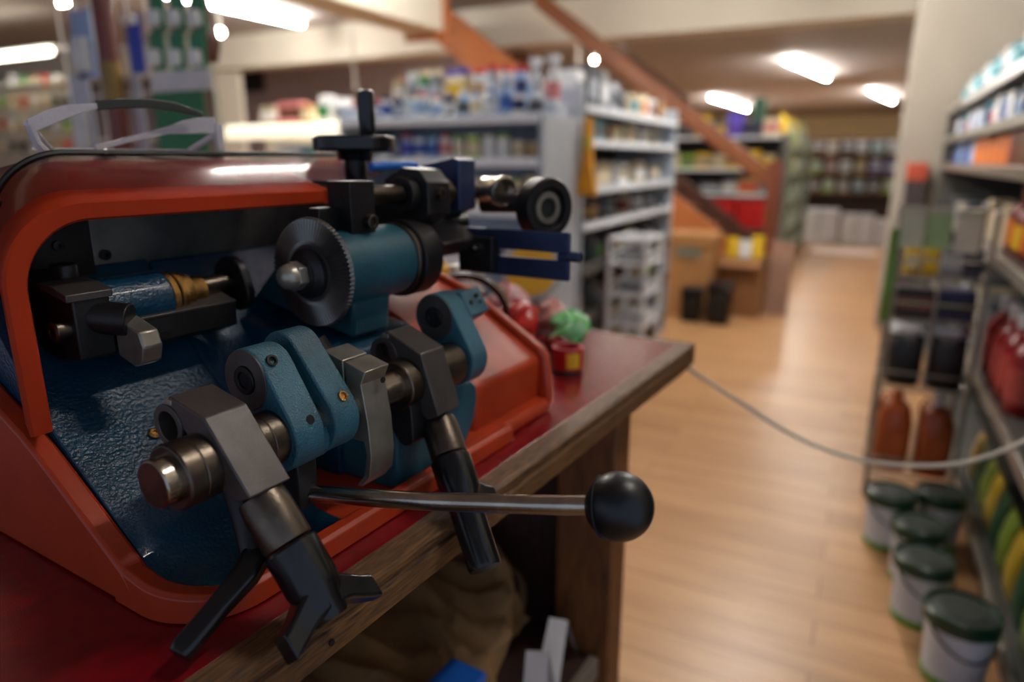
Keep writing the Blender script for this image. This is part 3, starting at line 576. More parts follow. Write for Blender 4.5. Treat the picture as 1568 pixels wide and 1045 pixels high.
# ---------------------------------------------------------------- stock items
STOCK = {}
def build_kind(kind, h, w, d, body, cap, band):
    """parts of one stock item standing on the origin, faces turned to -X and -Y"""
    P = []; r = w / 2
    if kind == 'can':
        P.append(('body', MB().lathe([(r * 0.94, 0), (r, h * 0.02), (r, h * 0.8), (r * 0.9, h * 0.84)], (0, 0, 0), seg=20), paint(body, 0.35), 0))
        P.append(('lid', MB().lathe([(r * 0.86, h * 0.835), (r * 0.88, h * 0.85), (r * 0.86, h * 0.99), (r * 0.8, h)], (0, 0, 0), seg=20), paint(cap), 0))
        P.append(('wrapper', MB().pipe((0, 0, h * 0.2), (0, 0, h * 0.62), r * 1.012, r * 0.99, 20), paint(band), 0))
    elif kind == 'tin':
        P.append(('body', MB().lathe([(r, 0), (r, h * 0.95), (r * 0.97, h * 0.96)], (0, 0, 0), seg=22), paint(body, 0.35), 0))
        P.append(('lid', MB().lathe([(r * 1.03, h * 0.93), (r * 1.03, h * 0.99), (r * 0.95, h), (r * 0.9, h * 0.975)], (0, 0, 0), seg=22), paint(cap, 0.3), 0))
        P.append(('wrapper', MB().pipe((0, 0, h * 0.18), (0, 0, h * 0.7), r * 1.012, r * 0.99, 22), paint(band), 0))
    elif kind == 'bottle':
        P.append(('body', MB().lathe([(r * 0.92, 0), (r, h * 0.03), (r, h * 0.6), (r * 0.85, h * 0.7), (r * 0.42, h * 0.8), (r * 0.4, h * 0.86)], (0, 0, 0), seg=20), paint(body, 0.3), 0))
        P.append(('cap', MB().lathe([(r * 0.5, h * 0.84), (r * 0.5, h * 0.99), (r * 0.44, h)], (0, 0, 0), seg=16), paint(cap), 0))
        P.append(('wrapper', MB().pipe((0, 0, h * 0.14), (0, 0, h * 0.52), r * 1.012, r * 0.99, 20), paint(band), 0))
    elif kind == 'spray':
        P.append(('body', MB().lathe([(r * 0.92, 0), (r, h * 0.03), (r, h * 0.5), (r * 0.6, h * 0.66), (r * 0.32, h * 0.74), (r * 0.32, h * 0.8)], (0, 0, 0), seg=20), paint(body, 0.3), 0))
        P.append(('trigger_head', MB().bx(-r * 0.4, r * 0.4, -r * 0.9, r * 0.7, h * 0.86, h).bx(-r * 0.35, r * 0.35, -r * 0.35, r * 0.35, h * 0.78, h * 0.87).bx(-r * 0.2, r * 0.2, -r * 0.75, -r * 0.5, h * 0.7, h * 0.86), paint(cap), 0.002))
        P.append(('wrapper', MB().pipe((0, 0, h * 0.1), (0, 0, h * 0.45), r * 1.012, r * 0.99, 20), paint(band), 0))
    elif kind == 'carton':
        P.append(('box_body', MB().bx(-d / 2, d / 2, -w / 2, w / 2, 0, h), paint(body, 0.5), 0.002))
        P.append(('printed_panel', MB().bx(-d / 2 - 0.001, d / 2 - 0.001, -w / 2 - 0.001, w * 0.44, h * 0.25, h * 0.7), paint(band, 0.4), 0))
        if cap: P.append(('flap', MB().bx(-d / 2 - 0.0005, d / 2, -w / 2 - 0.0005, w / 2, h * 0.86, h + 0.001), paint(cap, 0.5), 0))
    elif kind == 'pouch':
        rr = []
        for z, sx, sy in ((0, 0.7, 0.95), (0.1, 1.0, 1.0), (0.45, 1.05, 1.0), (0.8, 0.6, 0.97), (0.93, 0.15, 0.98), (1.0, 0.05, 1.0)):
            rr.append([(d / 2 * sx * math.copysign(abs(math.cos(a)) ** 0.6, math.cos(a)), w / 2 * sy * math.copysign(abs(math.sin(a)) ** 0.6, math.sin(a)), z * h) for a in [2 * PI * k / 20 for k in range(20)]])
        P.append(('bag', MB().loft(rr), paint(body, 0.3), 0))
        P.append(('printed_panel', MB().bx(-d * 0.53, -d * 0.46, -w * 0.34, w * 0.34, h * 0.2, h * 0.6), paint(band, 0.35), 0))
        if cap: P.append(('header', MB().bx(-d * 0.06, d * 0.06, -w * 0.5, w * 0.5, h * 0.9, h * 1.02), paint(cap), 0))
    elif kind == 'charcoal':
        rr = []
        for z, sx, sy in ((0, 0.85, 0.95), (0.06, 1.0, 1.0), (0.5, 1.05, 1.0), (0.78, 0.9, 0.97), (0.84, 0.7, 0.9)):
            rr.append([(d / 2 * sx * math.copysign(abs(math.cos(a)) ** 0.6, math.cos(a)), w / 2 * sy * math.copysign(abs(math.sin(a)) ** 0.6, math.sin(a)), z * h) for a in [2 * PI * k / 20 for k in range(20)]])
        P.append(('bag', MB().loft(rr), paint(body, 0.3), 0))
        rr = []
        for z, sx, sy in ((0.82, 0.72, 0.92), (0.9, 0.9, 0.98), (1.0, 0.6, 0.9), (1.04, 0.2, 0.6)):
            rr.append([(d / 2 * sx * math.cos(a) * (1 + 0.15 * math.sin(3 * a + z * 9)), w / 2 * sy * math.sin(a) * (1 + 0.15 * math.cos(4 * a)), z * h) for a in [2 * PI * k / 20 for k in range(20)]])
        P.append(('bag_top', MB().loft(rr), paint(cap, 0.3), 0))
    elif kind == 'jug':
        rr = []
        for z, s in ((0, 0.92), (0.04, 1), (0.62, 1), (0.78, 0.8), (0.86, 0.35)):
            rr.append([(d / 2 * s * math.copysign(abs(math.cos(a)) ** 0.5, math.cos(a)), w / 2 * s * math.copysign(abs(math.sin(a)) ** 0.5, math.sin(a)), z * h) for a in [2 * PI * k / 24 for k in range(24)]])
        P.append(('body', MB().loft(rr), paint(body, 0.28), 0))
        P.append(('cap', MB().lathe([(w * 0.16, h * 0.85), (w * 0.16, h * 0.97), (w * 0.13, h)], (0, 0, 0), seg=18), paint(cap), 0))
        P.append(('handle', MB().tube([(0, w * 0.16, h * 0.86), (0, w * 0.34, h * 0.93), (0, w * 0.46, h * 0.82), (0, w * 0.44, h * 0.66)], w * 0.05, 8), paint(body, 0.28), 0))
        P.append(('wrapper', MB().bx(-d * 0.515, -d * 0.49, -w * 0.3, w * 0.3, h * 0.2, h * 0.5), paint(band), 0))
    return P
def item(kind, name, pos, h, w, d, body, cap, band, label, cat, group, rot=0.0):
    key = (kind, round(h, 3), round(w, 3), round(d, 3), body, cap, band)
    if key not in STOCK:
        L = []
        for nm, mb, m, bev in build_kind(kind, h, w, d, body, cap, band):
            o = link_mesh(nm, mb, m, Vector((0, 0, 0)), bev); L.append((nm, o)); COL.objects.unlink(o)
        STOCK[key] = L
    t = thing(name, label, cat, pos, group=group, rot=rot)
    for nm, src in STOCK[key]:
        o = src.copy(); o.name = nm; COL.objects.link(o); o.parent = t
    return t
CN = {'white': (226, 228, 230), 'cream': (228, 214, 180), 'blue': (52, 92, 176), 'navy': (26, 36, 84), 'red': (196, 34, 28), 'yellow': (226, 186, 28), 'tan': (190, 150, 100), 'grey': (130, 134, 138), 'silver': (176, 182, 192),
      'pale blue': (150, 184, 224), 'green': (40, 128, 60), 'lime': (150, 190, 50), 'teal': (36, 130, 150), 'black': (26, 26, 30), 'purple': (96, 60, 170), 'orange': (214, 112, 36), 'brown': (110, 66, 42), 'maroon': (110, 24, 28),
      'pink': (214, 130, 130), 'violet': (74, 62, 180), 'beige': (188, 174, 146), 'dark green': (20, 70, 44), 'slate': (74, 78, 84), 'aqua': (128, 190, 200), 'olive': (112, 134, 46), 'ochre': (178, 148, 40)}
NOUN = {'can': 'spray can', 'tin': 'tin', 'bottle': 'bottle', 'spray': 'spray bottle', 'carton': 'box', 'pouch': 'bag', 'charcoal': 'bag', 'jug': 'jug'}
NAME = {'can': 'spray_can', 'tin': 'paint_tin', 'bottle': 'plastic_bottle', 'spray': 'trigger_spray_bottle', 'carton': 'product_box', 'pouch': 'product_bag', 'jug': 'plastic_jug'}
def shelf_row(where, order, specs, at, group, face=0.0, jit=0.004):
    """specs: (kind, height, width, depth, body, cap, band); AT(i, offset along the row) -> position"""
    run = 0.0
    for i, (kind, h, w, d, b, c, e) in enumerate(specs):
        pos = Vector(at(run + w / 2)); run += w + 0.012
        if kind == 'carton': lab = '%s box with %s panel' % (b, e)
        elif kind == 'pouch': lab = '%s bag with %s panel' % (b, e)
        else: lab = '%s %s with %s %s' % (b, NOUN[kind], c, 'trigger' if kind == 'spray' else 'lid' if kind in ('can', 'tin') else 'cap')
        item(kind, NAME[kind], pos, h, w, d, CN[b], CN[c] if c else None, CN[e], '%s, %s %s, %s' % (lab, ORD[i], order, where), NOUN[kind], group, rot=face)

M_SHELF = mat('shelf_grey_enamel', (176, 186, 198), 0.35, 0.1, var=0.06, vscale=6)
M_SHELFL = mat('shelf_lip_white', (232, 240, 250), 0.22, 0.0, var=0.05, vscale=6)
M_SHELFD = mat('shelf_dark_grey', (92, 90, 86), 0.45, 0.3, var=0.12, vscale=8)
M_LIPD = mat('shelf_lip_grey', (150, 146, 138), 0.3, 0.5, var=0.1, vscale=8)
M_TICKET = paint((230, 228, 214), 0.3)

# ---------------------------------------------------------------- shelf end facing the table, stacked with sprays
g = thing('gondola_end_shelf', 'grey metal shelf end stacked with spray cans, behind the machine', 'shelf', (2.8, 1.72, 0))
part('back_panel', MB().bx(2.98, 3.0, 1.21, 2.26, 0, 1.44), M_SHELF, g)
for y in (1.21, 2.24): part('upright', MB().bx(2.62, 3.0, y - 0.012, y + 0.012, 0.0, 1.42 if y > 2 else 1.36), M_SHELF, g, 0.003)
for z in (0.12, 0.5, 0.76, 0.98, 1.185, 1.358):
    s = part('shelf_board', MB().bx(2.62, 2.98, 1.222, 2.23, z - 0.02, z), M_SHELF, g, 0.002)
    part('shelf_lip', MB().bx(2.606, 2.62, 1.215, 2.235, z - 0.034, z + 0.004), M_SHELFL, s, 0.003)
part('riser', MB().bx(2.80, 2.97, 1.23, 2.10, 1.358, 1.415), M_SHELF, g, 0.003)
G1 = 'stock on the spray can shelf end'
U1 = [('spray', .125, .06, .05, 'silver', 'white', 'slate'), ('can', .10, .055, .05, 'white', 'blue', 'navy'), ('can', .13, .058, .05, 'pale blue', 'silver', 'blue'), ('bottle', .11, .058, .05, 'silver', 'blue', 'white'), ('can', .10, .055, .05, 'white', 'pale blue', 'cream'), ('bottle', .12, .058, .05, 'pale blue', 'white', 'slate'),
      ('can', .10, .055, .05, 'navy', 'silver', 'white'), ('bottle', .10, .058, .05, 'white', 'red', 'pale blue'), ('can', .11, .055, .05, 'white', 'red', 'pale blue'), ('can', .09, .055, .05, 'pale blue', 'cream', 'white'), ('bottle', .11, .055, .05, 'navy', 'tan', 'silver'), ('can', .10, .052, .05, 'white', 'navy', 'blue'), ('can', .09, .055, .05, 'navy', 'red', 'white')]
shelf_row('upper spray shelf front row', 'from the right', U1, lambda s: (2.68 + 0.012 * math.sin(s * 40), 1.235 + s, 1.358), G1)
U2 = [('spray', .20, .065, .05, 'white', 'white', 'pink'), ('spray', .19, .065, .05, 'silver', 'white', 'pale blue'), ('can', .165, .06, .05, 'pale blue', 'red', 'navy'), ('can', .17, .06, .05, 'white', 'red', 'pale blue'), ('can', .175, .06, .05, 'silver', 'red', 'white'), ('can', .165, .06, .05, 'white', 'red', 'tan'), ('can', .165, .06, .05, 'cream', 'violet', 'yellow'), ('can', .165, .06, .05, 'cream', 'violet', 'yellow'), ('can', .17, .06, .05, 'grey', 'cream', 'silver'), ('can', .17, .06, .05, 'green', 'cream', 'silver'), ('can', .165, .06, .05, 'silver', 'white', 'grey'), ('can', .14, .06, .05, 'beige', 'tan', 'white')]
shelf_row('back riser of the sprays', 'from the right', U2, lambda s: (2.885 + 0.012 * math.sin(s * 50), 1.25 + s, 1.415), G1)
U3 = [('can', .06, .055, .05, 'tan', 'silver', 'white'), ('can', .055, .055, .05, 'silver', 'tan', 'white'), ('can', .055, .055, .05, 'white', 'tan', 'orange')]
shelf_row('on the back riser beyond the tall cans', 'from the right', U3, lambda s: (2.88, 2.12 + s * 0.001 + s, 1.358), G1) if False else None
U4 = [('tin', .07, .062, .05, 'beige', 'brown', 'tan'), ('tin', .075, .062, .05, 'cream', 'grey', 'beige'), ('can', .10, .058, .05, 'white', 'lime', 'white'), ('can', .11, .058, .05, 'white', 'grey', 'white'), ('tin', .10, .07, .05, 'lime', 'white', 'cream'), ('can', .095, .055, .05, 'white', 'lime', 'cream'), ('can', .105, .055, .05, 'white', 'red', 'pink'), ('can', .105, .058, .05, 'pale blue', 'teal', 'blue'), ('can', .105, .058, .05, 'white', 'blue', 'blue'), ('can', .105, .058, .05, 'pale blue', 'red', 'violet'), ('can', .10, .055, .05, 'navy', 'teal', 'silver'), ('bottle', .09, .055, .05, 'silver', 'slate', 'white'), ('bottle', .09, .055, .05, 'white', 'slate', 'teal')]
shelf_row('lower spray shelf', 'from the right', U4, lambda s: (2.68, 1.235 + s, 1.185), G1)
U5 = [('tin', .13, .08, .06, 'beige', 'cream', 'tan'), ('tin', .12, .08, .06, 'cream', 'lime', 'grey'), ('carton', .12, .09, .08, 'tan', 'cream', 'beige'), ('tin', .13, .09, .06, 'white', 'grey', 'yellow'), ('carton', .1, .1, .08, 'silver', 'white', 'slate')]
shelf_row('third spray shelf', 'from the right', U5, lambda s: (2.69, 1.235 + s, 0.98), G1)
item('carton', 'product_box', (2.655, 1.78, 1.362), .055, .23, .06, CN['aqua'], None, CN['white'], 'pale aqua flat box lying across the upper spray shelf edge', 'box', None) if False else None

# ---------------------------------------------------------------- cream counter with canopy left of the sprays
c = thing('display_counter', 'cream display counter with a glowing rounded canopy, left of the spray cans', 'counter', (3.0, 2.9, 0))
part('counter_body', MB().bx(2.85, 3.3, 2.42, 3.35, 0, 1.16), M_CREAM, c, 0.01)
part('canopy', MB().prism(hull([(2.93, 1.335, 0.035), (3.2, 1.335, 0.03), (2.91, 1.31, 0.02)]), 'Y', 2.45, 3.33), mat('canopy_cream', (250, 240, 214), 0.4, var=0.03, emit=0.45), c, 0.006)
part('back_board', MB().bx(3.2, 3.22, 2.45, 3.33, 1.16, 1.31), M_CREAM, c)
shelf_row('under the cream canopy', 'from the right', [('carton', .09, .045, .04, 'lime', 'white', 'yellow'), ('carton', .085, .04, .04, 'red', 'yellow', 'orange'), ('carton', .1, .05, .04, 'yellow', 'lime', 'cream'), ('carton', .09, .05, .04, 'orange', 'tan', 'cream'), ('carton', .1, .04, .04, 'green', 'white', 'teal'), ('carton', .095, .05, .04, 'teal', 'white', 'navy'), ('carton', .11, .07, .04, 'white', 'cream', 'silver'), ('carton', .11, .08, .04, 'cream', 'white', 'white')],
          lambda s: (2.92, 2.44 + s, 1.163), 'packets under the cream canopy')
for lab, y, w, h, b, e, k in (('maroon and white packet lying on the cream canopy end nearest the sprays', 2.47, .10, .12, 'maroon', 'white', 'pouch'), ('white bag with grey panel on the cream canopy', 2.58, .11, .13, 'white', 'grey', 'pouch'), ('green and white bag standing on the cream canopy', 2.70, .11, .15, 'white', 'green', 'pouch'),
                              ('tan box beside the reddish carton on the cream canopy', 2.83, .06, .10, 'tan', 'cream', 'carton'), ('reddish brown carton on the cream canopy', 2.95, .16, .12, 'pink', 'brown', 'carton'), ('beige box at the far left on the cream canopy', 3.12, .10, .10, 'beige', 'white', 'carton')):
    item(k, NAME[k], (3.06, y, 1.374), h, w, .08, CN[b], None, CN[e], lab, NOUN[k], None)

# ---------------------------------------------------------------- side run of the shelving along the aisle
g = thing('aisle_shelving', 'long metal shelving run along the aisle beyond the spray cans', 'shelf', (3.9, 1.5, 0))
part('back_panel', MB().bx(3.06, 4.75, 1.62, 1.64, 0, 1.55), M_SHELFD, g)
for x in (3.06, 4.74): part('upright', MB().bx(x - 0.015, x + 0.015, 1.2, 1.62, 0, 1.5), M_SHELF, g, 0.003)
ZA = (0.14, 0.42, 0.66, 0.88, 1.05, 1.27, 1.42)
for z in ZA:
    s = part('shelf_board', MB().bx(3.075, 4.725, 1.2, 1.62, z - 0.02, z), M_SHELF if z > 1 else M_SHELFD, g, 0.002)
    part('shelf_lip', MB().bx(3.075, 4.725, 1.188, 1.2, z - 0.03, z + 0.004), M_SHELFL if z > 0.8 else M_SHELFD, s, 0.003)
GS = 'stock on the aisle shelving'
rows = [(1.42, [('carton', .16, .11, .12, 'white', None, 'grey'), ('carton', .20, .10, .12, 'slate', None, 'silver'), ('carton', .19, .10, .12, 'grey', None, 'white'), ('carton', .15, .11, .12, 'silver', None, 'slate'), ('can', .14, .08, .08, 'grey', 'black', 'slate'), ('carton', .12, .14, .12, 'beige', None, 'teal'), ('carton', .13, .12, .12, 'cream', None, 'orange'), ('carton', .12, .12, .12, 'white', None, 'maroon'), ('carton', .15, .12, .12, 'brown', None, 'tan')]),
        (1.27, [('carton', .09, .16, .14, 'beige', None, 'white'), ('carton', .10, .16, .14, 'aqua', None, 'grey'), ('carton', .09, .16, .14, 'tan', None, 'cream'), ('carton', .10, .16, .14, 'cream', None, 'tan'), ('carton', .09, .16, .14, 'white', None, 'beige'), ('carton', .10, .16, .14, 'beige', None, 'grey')]),
        (1.05, [('carton', .11, .20, .14, 'cream', None, 'white'), ('carton', .12, .22, .14, 'beige', None, 'cream'), ('carton', .11, .2, .14, 'white', None, 'beige'), ('carton', .12, .22, .14, 'beige', None, 'white'), ('carton', .11, .2, .14, 'grey', None, 'cream')]),
        (0.88, [('tin', .1, .11, .1, 'dark green', 'silver', 'slate'), ('tin', .1, .11, .1, 'brown', 'silver', 'tan'), ('tin', .1, .11, .1, 'slate', 'silver', 'grey'), ('tin', .1, .11, .1, 'beige', 'silver', 'maroon'), ('tin', .1, .11, .1, 'grey', 'silver', 'white'), ('tin', .1, .11, .1, 'slate', 'silver', 'silver')]),
        (0.66, [('pouch', .13, .16, .1, 'white', None, 'green'), ('pouch', .14, .16, .1, 'slate', None, 'green'), ('pouch', .12, .16, .1, 'grey', None, 'beige'), ('pouch', .12, .16, .1, 'beige', None, 'slate'), ('pouch', .13, .16, .1, 'slate', None, 'silver')]),
        (0.42, [('pouch', .13, .18, .12, 'brown', None, 'tan'), ('pouch', .14, .18, .12, 'slate', None, 'grey'), ('pouch', .14, .18, .12, 'brown', None, 'beige'), ('pouch', .13, .18, .12, 'brown', None, 'beige'), ('pouch', .13, .18, .12, 'beige', None, 'lime')]),
        (0.14, [('pouch', .16, .2, .14, 'brown', None, 'slate'), ('pouch', .16, .2, .14, 'slate', None, 'grey'), ('pouch', .16, .2, .14, 'beige', None, 'brown'), ('pouch', .16, .2, .14, 'brown', None, 'tan')])]
names = ['top aisle shelf', 'second aisle shelf', 'third aisle shelf', 'fourth aisle shelf', 'fifth aisle shelf', 'sixth aisle shelf', 'bottom aisle shelf']
for (z, sp_), nm in zip(rows, names):
    sp2 = [(k, h, w, d, b, c_, e) for (k, h, w, d, b, c_, e) in sp_]
    run = 0.0
    for i, (k, h, w, d, b, c_, e) in enumerate(sp2):
        gap = (1.6 - sum(q[2] for q in sp2)) / len(sp2)
        x = 3.10 + run + w / 2; run += w + gap
        item(k, NAME[k], (x, 1.26 + d / 2, z), h, w, d, CN[b], CN[c_] if c_ else None, CN[e], '%s %s with %s panel, %s from the near end of the %s' % (b, NOUN[k], e, ORD[i], nm), NOUN[k], GS, rot=PI / 2)
yl = thing('yellow_funnel_tool', 'bright yellow long tapered tool hanging at the corner of the shelving', 'tool', (3.03, 1.165, 1.0))
part('blade', MB().loft([[(3.03 + a * 0.018, 1.165 + b * w, z) for a, b in ((-1, -1), (1, -1), (1, 1), (-1, 1))] for z, w in ((1.02, 0.048), (1.07, 0.042), (1.16, 0.024), (1.36, 0.016))]), paint((232, 160, 20)), yl, 0.004)
part('grip', MB().bx(3.01, 3.05, 1.145, 1.185, 1.22, 1.28), paint((200, 180, 30)), yl, 0.006)

# ---------------------------------------------------------------- white wire rack beside the table end
wr = thing('wire_rack', 'small white wire rack of four tiers, beyond the table end', 'rack', (3.52, 1.05, 0))
M_WIRE = mat('white_wire', (236, 240, 246), 0.35, 0.0, var=0.05)
x0, x1, y0, y1 = 3.38, 3.68, 0.975, 1.165
for x in (x0, x1):
    for y in (y0, y1): part('post', MB().cyl((x, y, 0), (x, y, 0.80), 0.013, seg=10), M_WIRE, wr)
for z in (0.10, 0.34, 0.50, 0.66, 0.785):
    m_ = MB()
    for y in (y0, y1): m_.cyl((x0, y, z), (x1, y, z), 0.008, seg=8).cyl((x0, y, z + 0.05), (x1, y, z + 0.05), 0.006, seg=8) if z < 0.75 else m_.cyl((x0, y, z), (x1, y, z), 0.008, seg=8)
    for x in (x0, x1): m_.cyl((x, y0, z), (x, y1, z), 0.010, seg=8)
    for k in range(1, 7): m_.cyl((x0 + (x1 - x0) * k / 7, y0, z), (x0 + (x1 - x0) * k / 7, y1, z), 0.004, seg=6)
    part('wire_tier', m_, M_WIRE, wr)
for i, (z, b, e) in enumerate(((0.348, 'white', 'silver'), (0.508, 'silver', 'slate'), (0.668, 'slate', 'white'))):
    item('carton', 'product_box', (3.54, 1.07, z), .05, .13, .2, CN[b], None, CN[e], '%s flat box lying on the %s tier of the white wire rack' % (b, ('second', 'third', 'fourth')[i]), 'box', 'boxes on the wire rack')

# ---------------------------------------------------------------- wooden staircase
st = thing('staircase', 'brown wooden staircase climbing to the upper left beyond the shelves', 'staircase', (6.3, 1.2, 0))
def board(p0, p1, x0, x1, h, up=0.0):
    p0 = Vector(p0); p1 = Vector(p1)
    return MB().loft([[(x0, p.y, p.z + up), (x1, p.y, p.z + up), (x1, p.y, p.z + up - h), (x0, p.y, p.z + up - h)] for p in (p0, p1)])
a0 = Vector((5.9, 0.76, 0.32)); a1 = Vector((5.9, 3.95, 2.68)); sl = (a1 - a0) / (a1.y - a0.y)
part('stringer', board(a0, a1, 5.88, 5.92, 0.38, 0.06), M_STRING, st, 0.006, label='near orange-brown stringer')
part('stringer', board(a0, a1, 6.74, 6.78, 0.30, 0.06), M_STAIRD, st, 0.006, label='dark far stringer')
n = 14
for i in range(n):
    y = 0.80 + 3.1 * i / n; z = a0.z + sl.z * (y - a0.y) - 0.10
    part('tread', MB().bx(5.92, 6.74, y - 0.02, y + 0.24, z, z + 0.035), M_STAIR, st, 0.004)
part('soffit', board(a0, a1, 5.92, 6.74, 0.02, -0.22), M_STRING, st)
b0 = Vector((5.9, 0.70, 1.02)); b1 = Vector((5.9, 2.80, 2.56))
part('handrail', board(b0, b1, 5.87, 5.93, 0.16, 0.07), M_STAIR, st, 0.012, label='sloping handrail on the aisle side')
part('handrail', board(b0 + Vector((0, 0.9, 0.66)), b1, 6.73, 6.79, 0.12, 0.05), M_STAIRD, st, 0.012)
part('newel_post', MB().bx(5.86, 5.96, 0.64, 0.74, 0, 1.14).bx(5.85, 5.97, 0.63, 0.75, 1.14, 1.17), M_NEWEL, st, 0.006, label='square newel post at the foot')
part('base_panel', MB().prism([(1.9, 0), (0.80, 0), (0.80, 0.12), (1.9, 0.92)], 'X', 5.89, 5.91), M_STAIR, st, 0.0)
part('trim_board', MB().bx(5.352, 5.40, 3.36, 3.80, 2.18, 2.6), M_STRING, st, 0.004)

# ---------------------------------------------------------------- cartons, bins and boards at the stair foot
M_CARD = mat('cardboard', (178, 128, 76), 0.7, var=0.08, vscale=6)
M_CARDD = mat('cardboard_dark', (150, 104, 62), 0.7, var=0.08, vscale=6)
bx1 = thing('cardboard_carton', 'tall closed cardboard carton with a grey label, at the stair foot', 'carton', (5.4, 1.16, 0))
part('carton_body', MB().bx(5.25, 5.55, 1.0, 1.34, 0, 0.58), M_CARD, bx1, 0.006)
part('carton_lid', MB().bx(5.24, 5.56, 0.99, 1.35, 0.55, 0.64), M_CARD, bx1, 0.006)
part('carton_label', MB().bx(5.238, 5.25, 1.08, 1.27, 0.46, 0.54), paint((128, 128, 112)), bx1)
bx2 = thing('cardboard_carton', 'open cardboard carton holding wrapped goods, right of the tall carton', 'carton', (5.6, 0.82, 0))
w_ = MB().bx(5.42, 5.43, 0.66, 0.98, 0, 0.46).bx(5.77, 5.78, 0.66, 0.98, 0, 0.46).bx(5.43, 5.77, 0.66, 0.67, 0, 0.46).bx(5.43, 5.77, 0.97, 0.98, 0, 0.46).bx(5.43, 5.77, 0.67, 0.97, 0, 0.02)
part('carton_body', w_, M_CARDD, bx2)
part('carton_flap', MB().loft([[(5.42, y, 0.455), (5.34, y, 0.40), (5.342, y, 0.392), (5.42, y, 0.445)] for y in (0.67, 0.97)]), M_CARDD, bx2)
for lab, y, x, b, e, hh in (('yellow and white wrapped pack in the open carton, at the left', .90, 5.52, 'yellow', 'white', .58), ('white wrapped pack in the middle of the open carton', .81, 5.54, 'white', 'silver', .56), ('bright yellow wrapped pack at the right of the open carton', .72, 5.53, 'yellow', 'lime', .60)):
    item('pouch', 'wrapped_pack', (x, y, 0.024), hh, .09, .12, CN[b], None, CN[e], lab, 'pack', None)
for lab, y, x, h, w in (('shorter black speaker-shaped bin in front of the tall carton', 1.10, 5.13, .24, .15), ('taller black bin right of the shorter one', .90, 5.13, .29, .17)):
    b_ = thing('black_bin', lab, 'bin', (x, y, 0), group='black bins at the stair foot')
    part('bin_body', MB().loft([[(x + a * w / 2 * s, y + c_ * w / 2 * s, z) for a, c_ in ((-1, -1), (1, -1), (1, 1), (-1, 1))] for z, s in ((0, 0.9), (h, 1.0))]), M_BLACK, b_, 0.012)
    part('bin_lid', MB().bx(x - w / 2, x + w / 2, y - w / 2, y + w / 2, h, h + 0.02), M_DARK, b_, 0.006)
    part('bin_front', MB().lathe([(w * 0.33, 0), (w * 0.30, 0.004), (w * 0.1, 0.002)], (x - w / 2 + 0.002, y, h * 0.5), (-1, 0, 0), 24), M_DARK, b_)
solo('leaning_board', MB().prism([(5.62, 0), (5.66, 0), (5.80, 0.56), (5.77, 0.56)], 'Y', 0.48, 0.645), paint((150, 112, 92), 0.5), 'plain mauve-brown board leaning at the stair foot, beside the aisle', 'board', base=(5.65, 0.58, 0), bevel=0.003)

# ---------------------------------------------------------------- unit behind the stair rail
u = thing('low_shelf_unit', 'dark low shelf unit behind the stair, holding red crates and yellow goods', 'shelf', (7.3, 1.3, 0))
for y in (0.78, 2.18): part('side', MB().bx(7.1, 7.5, y - 0.02, y + 0.02, 0, 1.42), M_SHELFD, u)
part('back_panel', MB().bx(7.49, 7.5, 0.8, 2.16, 0, 1.42), M_DARK, u)
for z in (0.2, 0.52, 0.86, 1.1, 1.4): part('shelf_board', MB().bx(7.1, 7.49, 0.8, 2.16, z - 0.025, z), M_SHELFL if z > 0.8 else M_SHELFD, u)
for i, y in enumerate((1.02, 1.32)):
    cr = thing('red_crate', 'red plastic crate on the low unit behind the newel post, %s' % ('right hand one' if i == 0 else 'left hand one'), 'crate', (7.25, y, 0.522), group='red crates behind the stair')
    part('crate_body', MB().loft([[(7.25 + a * 0.14 * s, y + b * 0.14 * s, z) for a, b in ((-1, -1), (1, -1), (1, 1), (-1, 1))] for z, s in ((0.522, 0.93), (0.80, 1.0))]), paint((186, 28, 30), 0.35), cr, 0.006)
    part('crate_rim', MB().bx(7.105, 7.40, y - 0.147, y + 0.147, 0.77, 0.80), paint((204, 40, 38), 0.35), cr, 0.004)
shelf_row('low unit top board', 'from the right', [('carton', .16, .14, .1, 'cream', None, 'pink'), ('carton', .13, .16, .1, 'navy', None, 'black'), ('pouch', .22, .16, .1, 'violet', None, 'purple'), ('carton', .14, .14, .1, 'slate', None, 'yellow'), ('pouch', .2, .14, .1, 'yellow', None, 'slate'), ('carton', .12, .16, .1, 'black', None, 'slate'), ('carton', .14, .14, .1, 'cream', None, 'white')], lambda s: (7.2, 0.84 + s, 1.4), 'goods on the low unit')
shelf_row('low unit second board', 'from the right', [('tin', .13, .13, .1, 'beige', 'cream', 'yellow'), ('pouch', .17, .15, .1, 'yellow', None, 'cream'), ('carton', .13, .15, .1, 'yellow', None, 'slate'), ('tin', .13, .13, .1, 'cream', 'silver', 'beige'), ('carton', .14, .15, .1, 'yellow', None, 'grey'), ('carton', .13, .15, .1, 'lime', None, 'slate'), ('pouch', .15, .15, .1, 'cream', None, 'yellow')], lambda s: (7.2, 0.84 + s, 1.1), 'goods on the low unit')
shelf_row('low unit third board', 'from the right', [('tin', .12, .14, .1, 'silver', 'white', 'grey'), ('carton', .14, .18, .1, 'tan', None, 'red'), ('tin', .12, .14, .1, 'grey', 'silver', 'white'), ('carton', .1, .2, .1, 'slate', None, 'silver')], lambda s: (7.2, 0.84 + s, 0.86), 'goods on the low unit')

